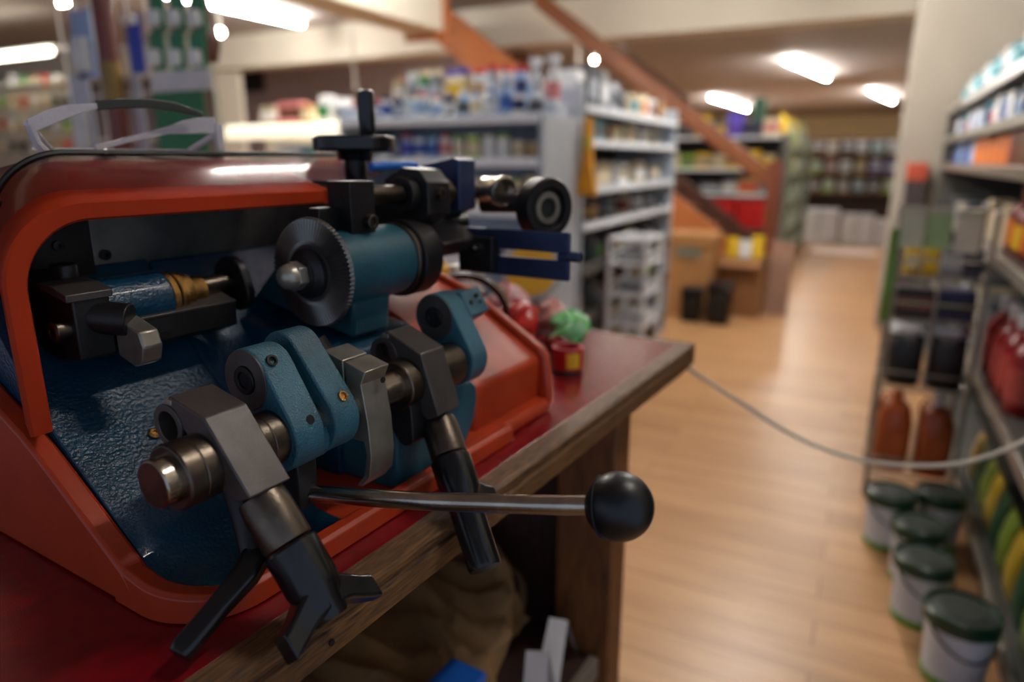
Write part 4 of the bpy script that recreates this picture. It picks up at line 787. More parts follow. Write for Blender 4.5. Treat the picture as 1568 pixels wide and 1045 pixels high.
# ---------------------------------------------------------------- green column and the shelving further down the aisle
p = PX(1165, 150, 7.75)
solo('green_post', MB().bx(7.69, 7.80, p.y - 0.06, p.y + 0.06, 0, p.z), paint((26, 74, 54), 0.45), 'slim dark green steel post beyond the stair foot', 'post', base=(7.75, p.y, 0), bevel=0.006)
g = thing('far_aisle_shelving', 'grey green shelving run beyond the stair along the left of the aisle', 'shelf', (9.2, 1.0, 0))
part('back_panel', MB().bx(7.9, 10.6, 1.2, 1.22, 0, 1.5), M_SHELFD, g)
for x in (7.9, 9.2, 10.6): part('upright', MB().bx(x - 0.02, x + 0.02, 0.78, 1.2, 0, 1.45), mat('sage_upright', (148, 158, 140), 0.4, var=0.08), g)
for z in (0.15, 0.45, 0.75, 1.05, 1.32): part('shelf_board', MB().bx(7.9, 10.6, 0.78, 1.2, z - 0.03, z), mat('sage_shelf', (160, 168, 154), 0.4, var=0.08), g)
for z, nm, cs in ((1.32, 'top board', ('yellow', 'green', 'lime', 'yellow', 'pink', 'yellow', 'lime', 'cream')), (1.05, 'second board', ('yellow', 'grey', 'dark green', 'yellow', 'silver', 'green', 'grey', 'beige')), (0.75, 'third board', ('grey', 'dark green', 'silver', 'slate', 'grey', 'silver', 'dark green', 'slate')), (0.45, 'fourth board', ('slate', 'grey', 'dark green', 'silver', 'grey', 'slate', 'silver', 'grey'))):
    for i, b in enumerate(cs):
        item('pouch', 'product_bag', (8.1 + i * 0.32 + (0.04 if i >= 4 else -0.02), 0.92, z), (.22 if z < 1.3 else .34) - 0.02 * (i % 3), .24, .16, CN[b], None, CN[('white', 'slate', 'lime')[i % 3]], '%s bag on the %s of the far shelving, %s from the near end' % (b, nm, ORD[i]), 'bag', 'bags on the far aisle shelving', rot=PI / 2)
fr = thing('far_shelf', 'brown shelf of bright goods across the far end of the aisle', 'shelf', (11.6, 0.2, 0))
part('back_panel', MB().bx(11.98, 12.0, -0.55, 0.95, 0, 1.5), M_STAIRD, fr)
for y in (-0.55, 0.95): part('side', MB().bx(11.5, 12.0, y - 0.02, y + 0.02, 0, 1.45), M_STAIRD, fr)
for z in (0.12, 0.72, 1.0, 1.28): part('shelf_board', MB().bx(11.5, 11.98, -0.53, 0.93, z - 0.03, z), mat('brown_shelf', (126, 92, 62), 0.5, var=0.1), fr)
for z, nm, cs in ((1.28, 'top board', ('lime', 'white', 'aqua', 'white', 'slate', 'cream', 'brown')), (1.0, 'middle board', ('navy', 'violet', 'purple', 'yellow', 'white', 'pink', 'lime')), (0.72, 'lower board', ('maroon', 'lime', 'slate', 'teal', 'beige', 'lime', 'brown'))):
    for i, b in enumerate(cs):
        item('tin' if (i + int(z * 10)) % 2 else 'carton', 'paint_tin' if (i + int(z * 10)) % 2 else 'product_box', (11.62, -0.42 + i * 0.2, z), .17, .15, .14, CN[b], CN['white'], CN['silver'], '%s pack on the %s of the far end shelf, %s from the right' % (b, nm, ORD[i]), 'pack', 'packs on the far end shelf')
for i, (y, w, h) in enumerate(((0.62, .5, .48), (0.12, .42, .42), (-0.28, .34, .36))):
    q = thing('white_carton', 'white carton on the floor before the far end shelf, %s' % ('left', 'middle', 'right')[i], 'carton', (11.2, y, 0), group='white cartons before the far shelf')
    part('carton_body', MB().bx(11.0, 11.4, y - w / 2, y + w / 2, 0.0, h), paint((222, 222, 228)), q, 0.008)
    part('carton_tape', MB().bx(10.998, 11.4, y - 0.03, y + 0.03, 0.02, h + 0.002), paint((196, 196, 204)), q)
pier = PX(348, 130, 6.45)
struct('trim_1', MB().bx(6.4, 6.46, PX(366, 130, 6.4).y, PX(330, 130, 6.4).y, 0, 2.25), M_CREAM, 'cream painted post under the cross beam at the left', 'post')
q0 = PX(367, 110, 6.8); q1 = PX(404, 140, 6.8)
nb_ = thing('notice_board', 'small dark framed board on the rear partition, right of the cream post', 'board', (7.9, 8.0, 1.8))
q0 = PX(367, 110, 7.97); q1 = PX(404, 140, 7.97)
part('frame', MB().bx(7.96, 8.0, q1.y, q0.y, q1.z, q0.z), paint((62, 34, 36)), nb_)
part('board_face', MB().bx(7.955, 7.962, q1.y + 0.03, q0.y - 0.03, q1.z + 0.02, q0.z - 0.02), paint((28, 30, 36)), nb_)
struct('wall_rear', MB().bx(8.0, 8.1, 4.4, 14.0, 0, 2.6), mat('mauve_plaster', (176, 160, 160), 0.8, var=0.05), 'mauve grey rear partition left of the stair', 'wall')
cp = PX(538, 50, 5.6)
pc = thing('pull_cord', 'thin white pull cord hanging from the ceiling behind the crank grip', 'cord', (5.6, cp.y, 1.8))
zl = PX(545, 130, 5.6).z
part('cord', MB().tube([(5.6, cp.y, 2.6), (5.6, cp.y - 0.005, 2.2), (5.6, cp.y - 0.015, zl)], 0.012, 8), paint((206, 200, 194)), pc)
part('cord_knob', MB().lathe([(0.012, 0), (0.02, 0.02), (0.012, 0.05)], (5.6, cp.y - 0.015, zl - 0.04)), paint((206, 200, 194)), pc)
for i, (x, y, t_) in enumerate(((337, 50, 4.2), (885, 104, 7.0), (910, 92, 7.4), (97, 5, 3.2))):
    q = PD(x, y, t_)
    if q.z > 2.5: q = PZ(x, y, 2.56)
    sb = thing('spot_lamp', 'small round glowing spot lamp %s' % ('beside the long tube at upper left', 'above the grey boxes, left one', 'above the grey boxes, right one', 'at the top left corner')[i], 'lamp', q, group='small spot lamps')
    part('bulb', MB().sphere(q, 0.022, 16), M_BULB, sb)
    part('stem', MB().cyl(q + Vector((0, 0, 0.015)), Vector((q.x, q.y, 2.6)), 0.008, seg=8), M_LAMPBODY, sb)
# ---------------------------------------------------------------- right hand shelving
g = thing('right_shelving', 'tall grey metal shelving filling the right side of the aisle', 'shelf', (3.3, -0.6, 0))
YF = -0.385
part('back_panel', MB().bx(1.2, 5.35, -0.86, -0.84, 0, 1.52), M_SHELFD, g)
for x in (1.2, 2.2, 3.2, 4.2, 5.34): part('upright', MB().bx(x - 0.02, x + 0.02, -0.84, -0.80, 0, 1.52), M_SHELFD, g)
for z in (0.10, 0.485, 0.875, 1.155, 1.315, 1.49):
    s = part('shelf_board', MB().bx(1.2, 5.35, -0.84, YF - 0.012, z - 0.025, z), M_SHELFD, g, 0.002)
    part('shelf_lip', MB().bx(1.2, 5.35, YF - 0.012, YF, z - 0.035, z + 0.006), M_LIPD, s, 0.003)
part('kick_plate', MB().bx(1.2, 5.35, YF - 0.03, YF - 0.02, 0, 0.075), M_SHELFD, g)
part('end_panel', MB().bx(5.34, 5.37, -0.84, YF, 0, 1.5), M_SHELFD, g)
GR = 'stock on the right hand shelving'
def rrow(z, x0, n, step, specs, nm, yy=-0.47, dy=0.0):
    for i in range(n):
        k, h, w, d, b, c_, e = specs[i % len(specs)]
        hh = h * (1 + 0.05 * math.sin(i * 2.3))
        hh = round(hh, 2)
        what = '%s %s with %s panel' % (b, NOUN[k], e) if k in ('carton', 'pouch') else '%s %s with %s %s' % (b, NOUN[k], c_, 'trigger' if k == 'spray' else 'lid' if k in ('can', 'tin') else 'cap')
        item(k, NAME[k], (x0 + i * step, yy + dy * (i % 2), z), hh, w, d, CN[b], CN[c_] if c_ else None, CN[e], '%s, %s from the near end, %s' % (what, ORD[i], nm), NOUN[k], GR, rot=PI / 2)
rrow(1.49, 2.75, 17, 0.15, [('bottle', .15, .09, .09, 'teal', 'white', 'aqua'), ('bottle', .15, .09, .09, 'aqua', 'teal', 'white'), ('bottle', .14, .09, .09, 'white', 'aqua', 'silver'), ('spray', .16, .09, .09, 'aqua', 'white', 'teal')], 'right shelves top board')
rrow(1.315, 2.6, 17, 0.155, [('carton', .11, .12, .1, 'white', None, 'pink'), ('bottle', .12, .1, .1, 'white', 'silver', 'pink'), ('tin', .12, .11, .1, 'teal', 'silver', 'navy'), ('bottle', .12, .1, .1, 'silver', 'white', 'pale blue'), ('carton', .11, .12, .1, 'white', None, 'red'), ('tin', .11, .1, .1, 'pale blue', 'white', 'blue')], 'right shelves second board')
rrow(1.155, 2.3, 18, 0.165, [('carton', .11, .15, .1, 'brown', None, 'maroon'), ('carton', .11, .15, .1, 'brown', None, 'orange'), ('carton', .12, .15, .1, 'maroon', None, 'brown'), ('carton', .11, .15, .1, 'orange', None, 'tan'), ('carton', .11, .15, .1, 'orange', None, 'brown'), ('carton', .11, .15, .1, 'orange', None, 'tan')], 'third board') if False else None
for seg, (x0, n, sp_) in enumerate(((2.3, 5, [('carton', .12, .15, .1, 'maroon', None, 'orange'), ('carton', .12, .15, .1, 'brown', None, 'orange')]), (3.15, 6, [('carton', .11, .15, .1, 'orange', None, 'brown'), ('carton', .11, .15, .1, 'orange', None, 'tan')]), (4.17, 6, [('carton', .11, .16, .1, 'pale blue', None, 'blue'), ('carton', .1, .16, .1, 'blue', None, 'pale blue'), ('carton', .1, .16, .1, 'navy', None, 'violet')]))):
    rrow(1.155, x0, n, 0.17, sp_, 'right shelves third board %s' % ('near', 'middle', 'far')[seg])
for seg, (x0, n, st_, sp_) in enumerate(((2.42, 4, .13, [('bottle', .21, .1, .09, 'maroon', 'black', 'yellow'), ('bottle', .21, .1, .09, 'maroon', 'brown', 'orange')]), (2.96, 5, .13, [('carton', .15, .11, .08, 'beige', None, 'orange'), ('carton', .13, .11, .08, 'grey', None, 'green'), ('carton', .12, .11, .08, 'beige', None, 'white')]), (3.66, 6, .2, [('carton', .09, .17, .09, 'beige', None, 'cream'), ('carton', .08, .17, .09, 'grey', None, 'green'), ('carton', .10, .17, .09, 'slate', None, 'pale blue')]))):
    rrow(0.875, x0, n, st_, sp_, 'right shelves fourth board %s' % ('near', 'middle', 'far')[seg])
# red oil bottles with silver caps
for i, (x, y) in enumerate(((2.28, -0.455), (2.42, -0.455), (2.56, -0.455), (2.70, -0.45), (2.35, -0.57))):
    item('bottle', 'red_oil_bottle', (x, y, 0.485), .26, .105, .09, (140, 18, 22), (196, 196, 202), (176, 70, 66), 'dark red bottle with silver cap on the fifth board, %s' % ('nearest', 'second from the near end', 'third from the near end', 'fourth and last', 'in the rear row')[i], 'bottle', 'red bottles on the fifth board', rot=PI / 2)
for i in range(5):
    item('pouch', 'product_bag', (2.92 + i * 0.2, -0.5, 0.485), .2, .16, .12, CN[('slate', 'grey', 'beige', 'slate', 'grey')[i]], None, CN['silver'], '%s bag on the fifth board, %s beyond the red bottles' % (('slate', 'grey', 'beige', 'slate', 'grey')[i], ORD[i]), 'bag', 'bags on the fifth board')
# bottom shelf: seed packs and dark pots
for i in range(9):
    x = 1.70 + i * 0.125
    b, e = (('olive', 'yellow'), ('dark green', 'orange'), ('ochre', 'white'))[i % 3]
    item('pouch', 'seed_pack', (x, -0.445, 0.10), .17, .10, .05, CN[b], None, CN[e], '%s garden pack with %s panel on the bottom board, %s from the near end' % (b, e, ORD[i]), 'pack', 'garden packs on the bottom board', rot=PI / 2)
for i, (x, y) in enumerate(((1.62, -0.58), (1.86, -0.60), (2.10, -0.60))):
    item('tin', 'green_tub', (x, y, 0.10), .26, .19, .19, (18, 74, 30), (24, 26, 30), (24, 92, 36), 'green tub with black lid on the bottom board, %s' % ('nearest', 'middle', 'furthest')[i], 'tub', 'green tubs on the bottom board')
tb = thing('small_red_carton', 'orange-red and dark box standing against the grey pier', 'carton', (5.42, -0.24, 0))
tz = PX(1420, 250, 5.42).z; ty0 = PX(1390, 250, 5.42).y; ty1 = PX(1422, 250, 5.42).y; tz1 = PX(1400, 300, 5.42).z
part('box_upper', MB().bx(5.38, 5.48, ty1, ty0, tz1 + 0.1, tz), paint((190, 82, 58)), tb, 0.004)
part('box_lower', MB().bx(5.385, 5.475, ty1 + 0.003, ty0 - 0.003, 0.0, tz1 + 0.1), paint((74, 62, 64)), tb, 0.004)

# ---------------------------------------------------------------- wire display stand in the aisle
ws = thing('wire_stand', 'grey wire display stand with bags and jugs in front of the right shelving', 'stand', (2.75, -0.24, 0))
M_WIREG = mat('grey_wire', (150, 146, 138), 0.35, 0.5, var=0.1)
sx0, sx1, sy0, sy1 = 2.62, 2.90, -0.365, -0.105
for x in (sx0, sx1):
    for y in (sy0, sy1): part('post', MB().cyl((x, y, 0), (x, y, 1.02), 0.008, seg=10), M_WIREG, ws)
for z in (0.09, 0.41, 0.655, 0.80):
    m_ = MB()
    for dz in (0, 0.06):
        for y in (sy0, sy1): m_.cyl((sx0, y, z + dz), (sx1, y, z + dz), 0.004, seg=8)
        for x in (sx0, sx1): m_.cyl((x, sy0, z + dz), (x, sy1, z + dz), 0.004, seg=8)
    for k in range(1, 6): m_.cyl((sx0 + (sx1 - sx0) * k / 6, sy0, z), (sx0 + (sx1 - sx0) * k / 6, sy1, z), 0.003, seg=6)
    part('wire_basket', m_, M_WIREG, ws)
part('front_wire', MB().cyl((sx0 - 0.004, -0.235, 0.41), (sx0 - 0.004, -0.235, 0.80), 0.004, seg=8), M_WIREG, ws)
part('top_hoop', MB().tube([(sx0, sy1, 1.01)] + [(sx0, -0.235 + 0.13 * math.cos(a), 1.01 + 0.05 * math.sin(a)) for a in [PI * k / 8 for k in range(9)]] + [(sx0, sy0, 1.01)], 0.006, 8), M_WIREG, ws)
SI = [('pouch', 'product_bag', (2.68, -0.15, 0.806), .11, .045, .05, 'yellow', None, 'cream', 'yellow pack at the left of the upper basket on the wire stand', 'pack'), ('pouch', 'product_bag', (2.68, -0.205, 0.806), .115, .05, .05, 'yellow', None, 'yellow', 'bright yellow pack, second from the left in the upper basket of the wire stand', 'pack'),
      ('carton', 'product_box', (2.68, -0.265, 0.806), .10, .055, .05, 'grey', None, 'silver', 'grey packet right of the yellow packs on the wire stand', 'packet'), ('carton', 'product_box', (2.68, -0.325, 0.806), .09, .05, .05, 'slate', None, 'black', 'dark packet at the right of the upper basket on the wire stand', 'packet'),
      ('carton', 'product_box', (2.69, -0.175, 0.66), .10, .11, .08, 'black', None, 'brown', 'black box at the left in the middle basket of the wire stand', 'box'), ('carton', 'product_box', (2.69, -0.295, 0.66), .10, .11, .08, 'navy', None, 'black', 'navy box at the right in the middle basket of the wire stand', 'box'),
      ('charcoal', 'charcoal_bag', (2.70, -0.172, 0.417), .215, .11, .12, 'black', 'white', 'black', 'black bag with white header at the left of the wire stand', 'bag'), ('charcoal', 'charcoal_bag', (2.70, -0.298, 0.417), .215, .11, .12, 'black', 'silver', 'black', 'black bag with silver header at the right of the wire stand', 'bag')]
for k, nm, p_, h, w, d_, b, c_, e, lab, ct in SI:
    item(k, nm, p_, h, w, d_, CN[b], CN[c_] if c_ else None, CN[e], lab, ct, 'goods on the wire stand')
for i, (y, lab) in enumerate(((-0.172, 'orange plastic jug at the left in the low basket of the wire stand'), (-0.30, 'orange plastic jug at the right in the low basket of the wire stand'))):
    item('jug', 'orange_jug', (2.705, y, 0.096), .29, .115, .14, (164, 74, 24), (206, 200, 200) if i else (196, 90, 40), (168, 80, 30), lab, 'jug', 'orange jugs on the wire stand')
for i, (y, z) in enumerate(((-0.135, 0.93), (-0.21, 0.93), (-0.29, 0.92))):
    q = thing('leaf_packet', 'pale green leafy packet hanging at the top of the wire stand, %s' % ('left', 'middle', 'right')[i], 'packet', (2.615, y, z), group='green packets on the wire stand')
    part('packet', MB().bx(2.606, 2.612, y - 0.034, y + 0.034, z - 0.03, z + 0.08), paint(((178, 184, 164), (140, 168, 116), (188, 186, 174))[i], 0.35), q, 0.001)
    part('header', MB().bx(2.604, 2.613, y - 0.034, y + 0.034, z + 0.08, z + 0.105), paint((170, 168, 152)), q)
solo('hanging_strip', MB().loft([[(2.60 + 0.01 * math.sin(k), -0.088 + 0.014 * a, 0.96 - 0.045 * k) for a in (-1, 1)] + [(2.604 + 0.01 * math.sin(k), -0.088 + 0.014 * a, 0.96 - 0.045 * k) for a in (1, -1)] for k in range(8)]), paint((92, 132, 44)), 'green trailing strip hanging on the aisle side of the wire stand', 'strip', base=(2.6, -0.088, 0.8))

# ---------------------------------------------------------------- buckets on the floor
for i, (x, y, lab) in enumerate(((2.27, -0.165, 'furthest bucket with green lid, beside the foot of the wire stand'), (2.335, -0.305, 'furthest bucket in the row, tucked against the right shelving'), (2.085, -0.235, 'second bucket from the wire stand, aisle side'), (1.895, -0.236, 'second nearest bucket with green lid'), (1.685, -0.30, 'nearest bucket with green lid, largest in view'))):
    r = 0.068 if i < 4 else 0.074
    b_ = thing('paint_bucket', 'white ' + lab if i != 1 else 'white ' + lab, 'bucket', (x, y, 0), group='white buckets with dark green lids')
    part('bucket_body', MB().lathe([(r * 0.86, 0.012), (r * 0.98, 0.16)], (x, y, 0), seg=36), paint((206, 214, 226), 0.3), b_)
    part('base_band', MB().lathe([(r * 0.84, 0), (r * 0.89, 0.002), (r * 0.90, 0.02), (r * 0.86, 0.022)], (x, y, 0), seg=36), paint((96, 150, 40), 0.35), b_)
    part('lid', MB().lathe([(r * 0.97, 0.150), (r * 1.06, 0.151), (r * 1.06, 0.182), (r * 0.99, 0.186), (r * 0.93, 0.178), (r * 0.1, 0.177)], (x, y, 0), seg=36), paint((18, 60, 40), 0.3), b_, label='dark green lid')
    part('lid_top', MB().lathe([(r * 0.90, 0.178), (r * 0.62, 0.180), (r * 0.60, 0.1835), (r * 0.2, 0.1835)], (x, y, 0), seg=36), paint((66, 72, 68), 0.3), b_)
    part('bucket_handle', MB().tube([(x + r * 1.04 * math.cos(a), y + r * 1.04 * math.sin(a), 0.150 - 0.055 * math.sin((a - 2.2) / 2.6 * PI)) for a in [2.2 + 2.6 * k / 12 for k in range(13)]], 0.0025, 8), paint((30, 34, 34)), b_)

# ---------------------------------------------------------------- white cable across the aisle
pts = [(1045, 545, 1.115), (1060, 568, 1.12), (1130, 615, 1.14), (1230, 676, 1.15), (1330, 708, 1.15), (1440, 714, 1.13), (1520, 697, 1.10), (1600, 660, 1.06), (1700, 600, 1.02)]
solo('white_cable', MB().tube(smooth([PD(*q) for q in pts], 8), 0.0036, 10), mat('cable_white', (200, 190, 172), 0.4, var=0.04), 'white cable sagging from the table corner across the aisle', 'cable', base=PD(1330, 708, 1.15))

# ---------------------------------------------------------------- things on the table (table frame)
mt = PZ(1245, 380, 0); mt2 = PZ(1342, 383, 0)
solo('painted_floor_light', MB().bx(9.75, 10.45, mt2.y, mt.y, 0.0, 0.012), paint((250, 226, 214), 0.4), 'pale pinkish patch of floor light, built as a thin slab before the white cartons', 'light patch', base=(10.1, (mt.y + mt2.y) / 2, 0))  # thin pale slab stands in for bright light reflected on the floor
tp = thing('tape_roll', 'small red and yellow tape roll on the table beside the orange motor cover', 'tape', (0.80, 0.402, TZ), frame='T')
part('roll', MB().pipe((0.80, 0.402, TZ + 0.005), (0.80, 0.402, TZ + 0.036), 0.021, 0.0165, 40), paint((176, 24, 34), 0.3), tp, 0.001)
part('roll_edge', MB().pipe((0.80, 0.402, TZ), (0.80, 0.402, TZ + 0.006), 0.0215, 0.017, 40), paint((50, 40, 36)), tp)
lb = MB()
lb.loft([[(0.80 + 0.0214 * math.cos(a), 0.402 + 0.0214 * math.sin(a), TZ + z) for a in [PI * 1.12 + 0.9 * k / 8 for k in range(9)]] for z in (0.010, 0.031)], closed=False)
part('yellow_label', lb, paint((228, 180, 20)), tp)
for i, (x, y, z, a, b, c_, r1, lab) in enumerate(((0.937, 0.584, 0.040, 0.034, 0.030, 0.040, (214, 60, 48), 'crumpled white and red plastic packet at the back of the heap on the table'), (0.885, 0.535, 0.034, 0.042, 0.028, 0.034, (214, 48, 40), 'crumpled red plastic packet in the heap on the table'), (0.930, 0.465, 0.026, 0.045, 0.026, 0.026, (60, 190, 60), 'crumpled bright green plastic packet in the heap on the table'), (0.985, 0.525, 0.027, 0.027, 0.024, 0.027, (226, 120, 104), 'crumpled pink plastic packet at the right end of the heap'), (0.865, 0.452, 0.014, 0.018, 0.016, 0.014, (150, 40, 34), 'small dark red packet at the front of the heap'))):
    m_ = MB(); c0 = Vector((x, y, TZ + z)); nn = 16; rg = []
    for j in range(nn + 1):
        th_ = PI * j / nn
        rg.append([c0 + Vector((a * max(math.sin(th_), 1e-4) * math.cos(f) * (1 + 0.30 * math.sin(3 * f + i + j) + 0.08 * math.sin(9 * f + 2 * j)), b * max(math.sin(th_), 1e-4) * math.sin(f) * (1 + 0.30 * math.cos(4 * f + j * 0.8) + 0.08 * math.cos(11 * f + j)), c_ * math.cos(th_) * (1 + (0.18 * math.sin(5 * f + i) if j < nn * 0.6 else 0)))) for f in [2 * PI * k / 24 for k in range(24)]])
    m_.loft(rg)
    o = solo('crumpled_packet', m_, mat('packet_%d' % i, r1, 0.22, rgb2=((236, 232, 228), (150, 24, 20), (170, 205, 170), (240, 226, 220), (90, 20, 18))[i], vscale=40), lab, 'packet', base=c0 - Vector((0, 0, z)), frame='T', group='crumpled packets on the table', sharp=1.5)
rl = thing('yellow_reel', 'upright yellow disc reel with clear rim behind the crumpled packets', 'reel', (0.93, 0.66, TZ), frame='T')
RC = Vector((1.02, 0.585, -0.184)); RN = Vector((-0.86, -0.5, 0.12)).normalized()
part('reel_rim', MB().lathe([(0.040, 0), (0.0525, 0.001), (0.0535, 0.004), (0.0535, 0.010), (0.0525, 0.013), (0.040, 0.014)], RC, RN, 56), paint((170, 172, 170), 0.25), rl)
part('reel_disc', MB().lathe([(0.0435, 0.0135), (0.043, 0.0152), (0.010, 0.0152)], RC, RN, 56), paint((226, 172, 24), 0.35), rl)
part('reel_label', MB().lathe([(0.014, 0.0152), (0.0135, 0.0158), (0.004, 0.0158)], RC, RN, 32), paint((226, 206, 150)), rl)
part('reel_foot', MB().bx(1.008, 1.036, 0.56, 0.61, TZ, -0.230), paint((150, 150, 148)), rl, 0.002)
solo('black_strap', MB().loft([[Vector((0.785, 0.56, -0.215)) + Vector((0.055 * math.cos(a) * s * 0.6, -0.055 * math.cos(a) * s, 0.06 * math.sin(a) * s)) + Vector((w, w * 0.5, 0)) for s, w in ((1, -0.012), (1, 0.012), (0.86, 0.012), (0.86, -0.012))] for a in [-0.9 + (PI + 1.2) * k / 24 for k in range(25)]]), M_BLACK, 'black rubber strap arching up behind the orange motor cover', 'strap', base=(0.80, 0.56, TZ), frame='T')
solo('brown_batten', MB().box((0.865, 0.675, TZ + 0.035), (0.17, 0.085, 0.07), Euler((0, 0, 0.0))), paint((122, 98, 84)), 'flat grey-brown carton lying on the table behind the spindle', 'carton', base=(0.865, 0.675, TZ), frame='T', bevel=0.003)
for i, (x, y, z, w, d_, h, r1, lab, nm) in enumerate(((0.862, 0.675, 0.072, .055, .03, .045, (226, 168, 30), 'yellow packet standing on the grey-brown carton', 'yellow_packet'), (0.805, 0.685, 0.072, .03, .03, .05, (160, 196, 236), 'pale blue packet beside the yellow one', 'blue_packet'), (0.915, 0.660, 0.072, .07, .05, .035, (214, 204, 196), 'pale cream bundle on the right of the grey-brown carton', 'cream_bundle'))):
    q = thing(nm, lab, 'packet', (x, y, TZ + z), frame='T')
    part('packet_body', MB().box((x, y, TZ + z + h / 2), (w, d_, h)), paint(r1), q, 0.006)
    part('packet_flap', MB().box((x, y, TZ + z + h + 0.003), (w * 0.9, d_ * 0.5, 0.006)), paint([v * 0.8 for v in r1]), q, 0.001)
# spectacles resting behind the hood crest
gl = thing('safety_spectacles', 'clear plastic spectacles with a black temple tip lying on the machine hood', 'spectacles', (0.36, 0.62, 0.006), frame='T')
part('temple', MB().loft([[Vector(c_) + Vector((0, 0.0015 * s, hh * t_)) for s, t_ in ((-1, -1), (1, -1), (1, 1), (-1, 1))] for c_, hh in (((0.283, 0.622, 0.024), 0.0055), ((0.297, 0.619, 0.0315), 0.0062), ((0.311, 0.617, 0.037), 0.0052), ((0.324, 0.616, 0.0405), 0.0032), ((0.337, 0.615, 0.043), 0.0024))]), M_CLEAR, gl, 0.0006)
part('temple_tip', MB().loft([[Vector(c_) + Vector((0, 0.0018 * s, hh * t_)) for s, t_ in ((-1, -1), (1, -1), (1, 1), (-1, 1))] for c_, hh in (((0.335, 0.615, 0.0432), 0.0040), ((0.355, 0.614, 0.0462), 0.0042), ((0.380, 0.613, 0.0478), 0.0042), ((0.405, 0.612, 0.0460), 0.0040), ((0.431, 0.611, 0.0405), 0.0026))]), paint((60, 62, 60), 0.3), gl, 0.0008, label='dark grey temple tip')
part('temple', MB().loft([[Vector(c_) + Vector((0, 0.0015 * s, hh * t_)) for s, t_ in ((-1, -1), (1, -1), (1, 1), (-1, 1))] for c_, hh in (((0.452, 0.622, 0.032), 0.0075), ((0.438, 0.623, 0.0315), 0.0075), ((0.42, 0.624, 0.029), 0.0062), ((0.405, 0.626, 0.026), 0.0036), ((0.38, 0.628, 0.020), 0.0026), ((0.338, 0.632, 0.009), 0.0024))]), M_CLEAR, gl, 0.0006)
fr_ = []
for k in range(29):
    s = k / 28; x = 0.283 + 0.175 * s
    fr_.append((x, 0.622 + 0.05 * math.sin(PI * s), 0.027 - 0.021 * min(1, min(s, 1 - s) * 7)))
part('brow_frame', MB().tube(fr_, 0.003, 10), M_CLEAR, gl)
for cx_ in (0.328, 0.412):
    part('lens', MB().loft([[(cx_ + 0.030 * math.cos(a), 0.652 + 0.02 * math.sin(a) + o_, 0.0075 + o_) for a in [2 * PI * k / 28 for k in range(28)]] for o_ in (0, 0.0015)]), M_BAGCLR, gl)
part('end_piece', MB().loft([[(0.455 + a * 0.004, 0.622 + b * 0.003, z) for a, b in ((-1, -1), (1, -1), (1, 1), (-1, 1))] for z in (0.008, 0.034)]), M_CLEAR, gl, 0.001)
part('end_piece', MB().tube([(0.284, 0.622, 0.026), (0.288, 0.623, 0.012), (0.296, 0.626, 0.004)], 0.0035, 10), M_CLEAR, gl)

# ---------------------------------------------------------------- under the table
pb_ = thing('paper_bag', 'crumpled brown paper bag lying on the shelf under the table', 'bag', (0.62, 0.55, -0.72), frame='T')
rg = []
for j in range(41):
    s = j / 40; j *= 0.3; x = 0.36 + 0.42 * s; w = (0.11 + 0.03 * math.sin(PI * s)); hh = 0.056 * (0.9 + 0.3 * s)
    rg.append([(x + 0.012 * math.sin(4 * a + j), 0.565 + w * math.copysign(abs(math.cos(a)) ** 0.7, math.cos(a)) * (1 + 0.07 * math.sin(3 * a + j * 1.3) + 0.035 * math.sin(9 * a - j * 2.1) + 0.03 * math.sin(j * 5.2 + 2 * a)), -0.715 + hh + hh * math.copysign(abs(math.sin(a)) ** 0.7, math.sin(a)) * (1 + (0.16 * math.cos(3 * a + j * 1.7) + 0.10 * math.sin(8 * a + j * 2.6) + 0.10 * math.sin(j * 4.7 - 3 * a)) * (math.sin(a) > -0.3))) for a in [2 * PI * k / 32 for k in range(32)]])
part('bag_body', MB().loft(rg), mat('brown_paper', (150, 112, 66), 0.7, bump=0.5, bscale=30, var=0.2, vscale=12), pb_, sharp=0.5)
part('bag_mouth', MB().loft([[(0.785 + 0.02 * math.sin(3 * a), 0.565 + 0.105 * s * math.cos(a) * (1 + 0.1 * math.sin(2 * a)), -0.652 + 0.064 * s * math.sin(a) * 0.95) for a in [2 * PI * k / 24 for k in range(24)]] for s in (1.04, 0.9)], caps=False), mat('brown_paper_edge', (122, 90, 54), 0.7, var=0.15), pb_)
part('white_sheet', MB().prism([(0.60, -0.712), (0.44, -0.700), (0.40, -0.655), (0.425, -0.60), (0.47, -0.64), (0.52, -0.60), (0.56, -0.66)], 'X', 0.742, 0.7435), paint((206, 196, 184)), pb_) if False else None
ws_ = thing('white_paper_sheet', 'white crumpled paper sticking up beside the brown bag under the table', 'paper', (0.74, 0.43, -0.72), frame='T')
part('sheet', MB().loft([[(0.70, 0.392, -0.71), (0.74, 0.392, -0.625), (0.795, 0.395, -0.68)], [(0.72, 0.365, -0.718), (0.765, 0.375, -0.64), (0.79, 0.37, -0.712)]], closed=False), paint((214, 206, 198)), ws_)
part('sheet', MB().loft([[(0.66, 0.39, -0.714), (0.675, 0.392, -0.635), (0.71, 0.392, -0.70)], [(0.68, 0.365, -0.718), (0.70, 0.37, -0.645), (0.715, 0.366, -0.714)]], closed=False), paint((200, 192, 186)), ws_)
solo('grey_plank', MB().box((0.735, 0.345, -0.712), (0.30, 0.03, 0.02), Euler((0, 0.12, 0.1))), paint((128, 116, 104)), 'grey plank lying askew at the front of the shelf under the table', 'plank', base=(0.735, 0.345, -0.72), frame='T', bevel=0.002) if False else None
bl = thing('blue_box', 'bright blue plastic box on the shelf under the table, at the frame bottom', 'box', (0.485, 0.385, -0.72), frame='T')
part('box_body', MB().box((0.465, 0.383, -0.6425), (0.13, 0.044, 0.155)), paint((20, 84, 170), 0.4), bl, 0.004)
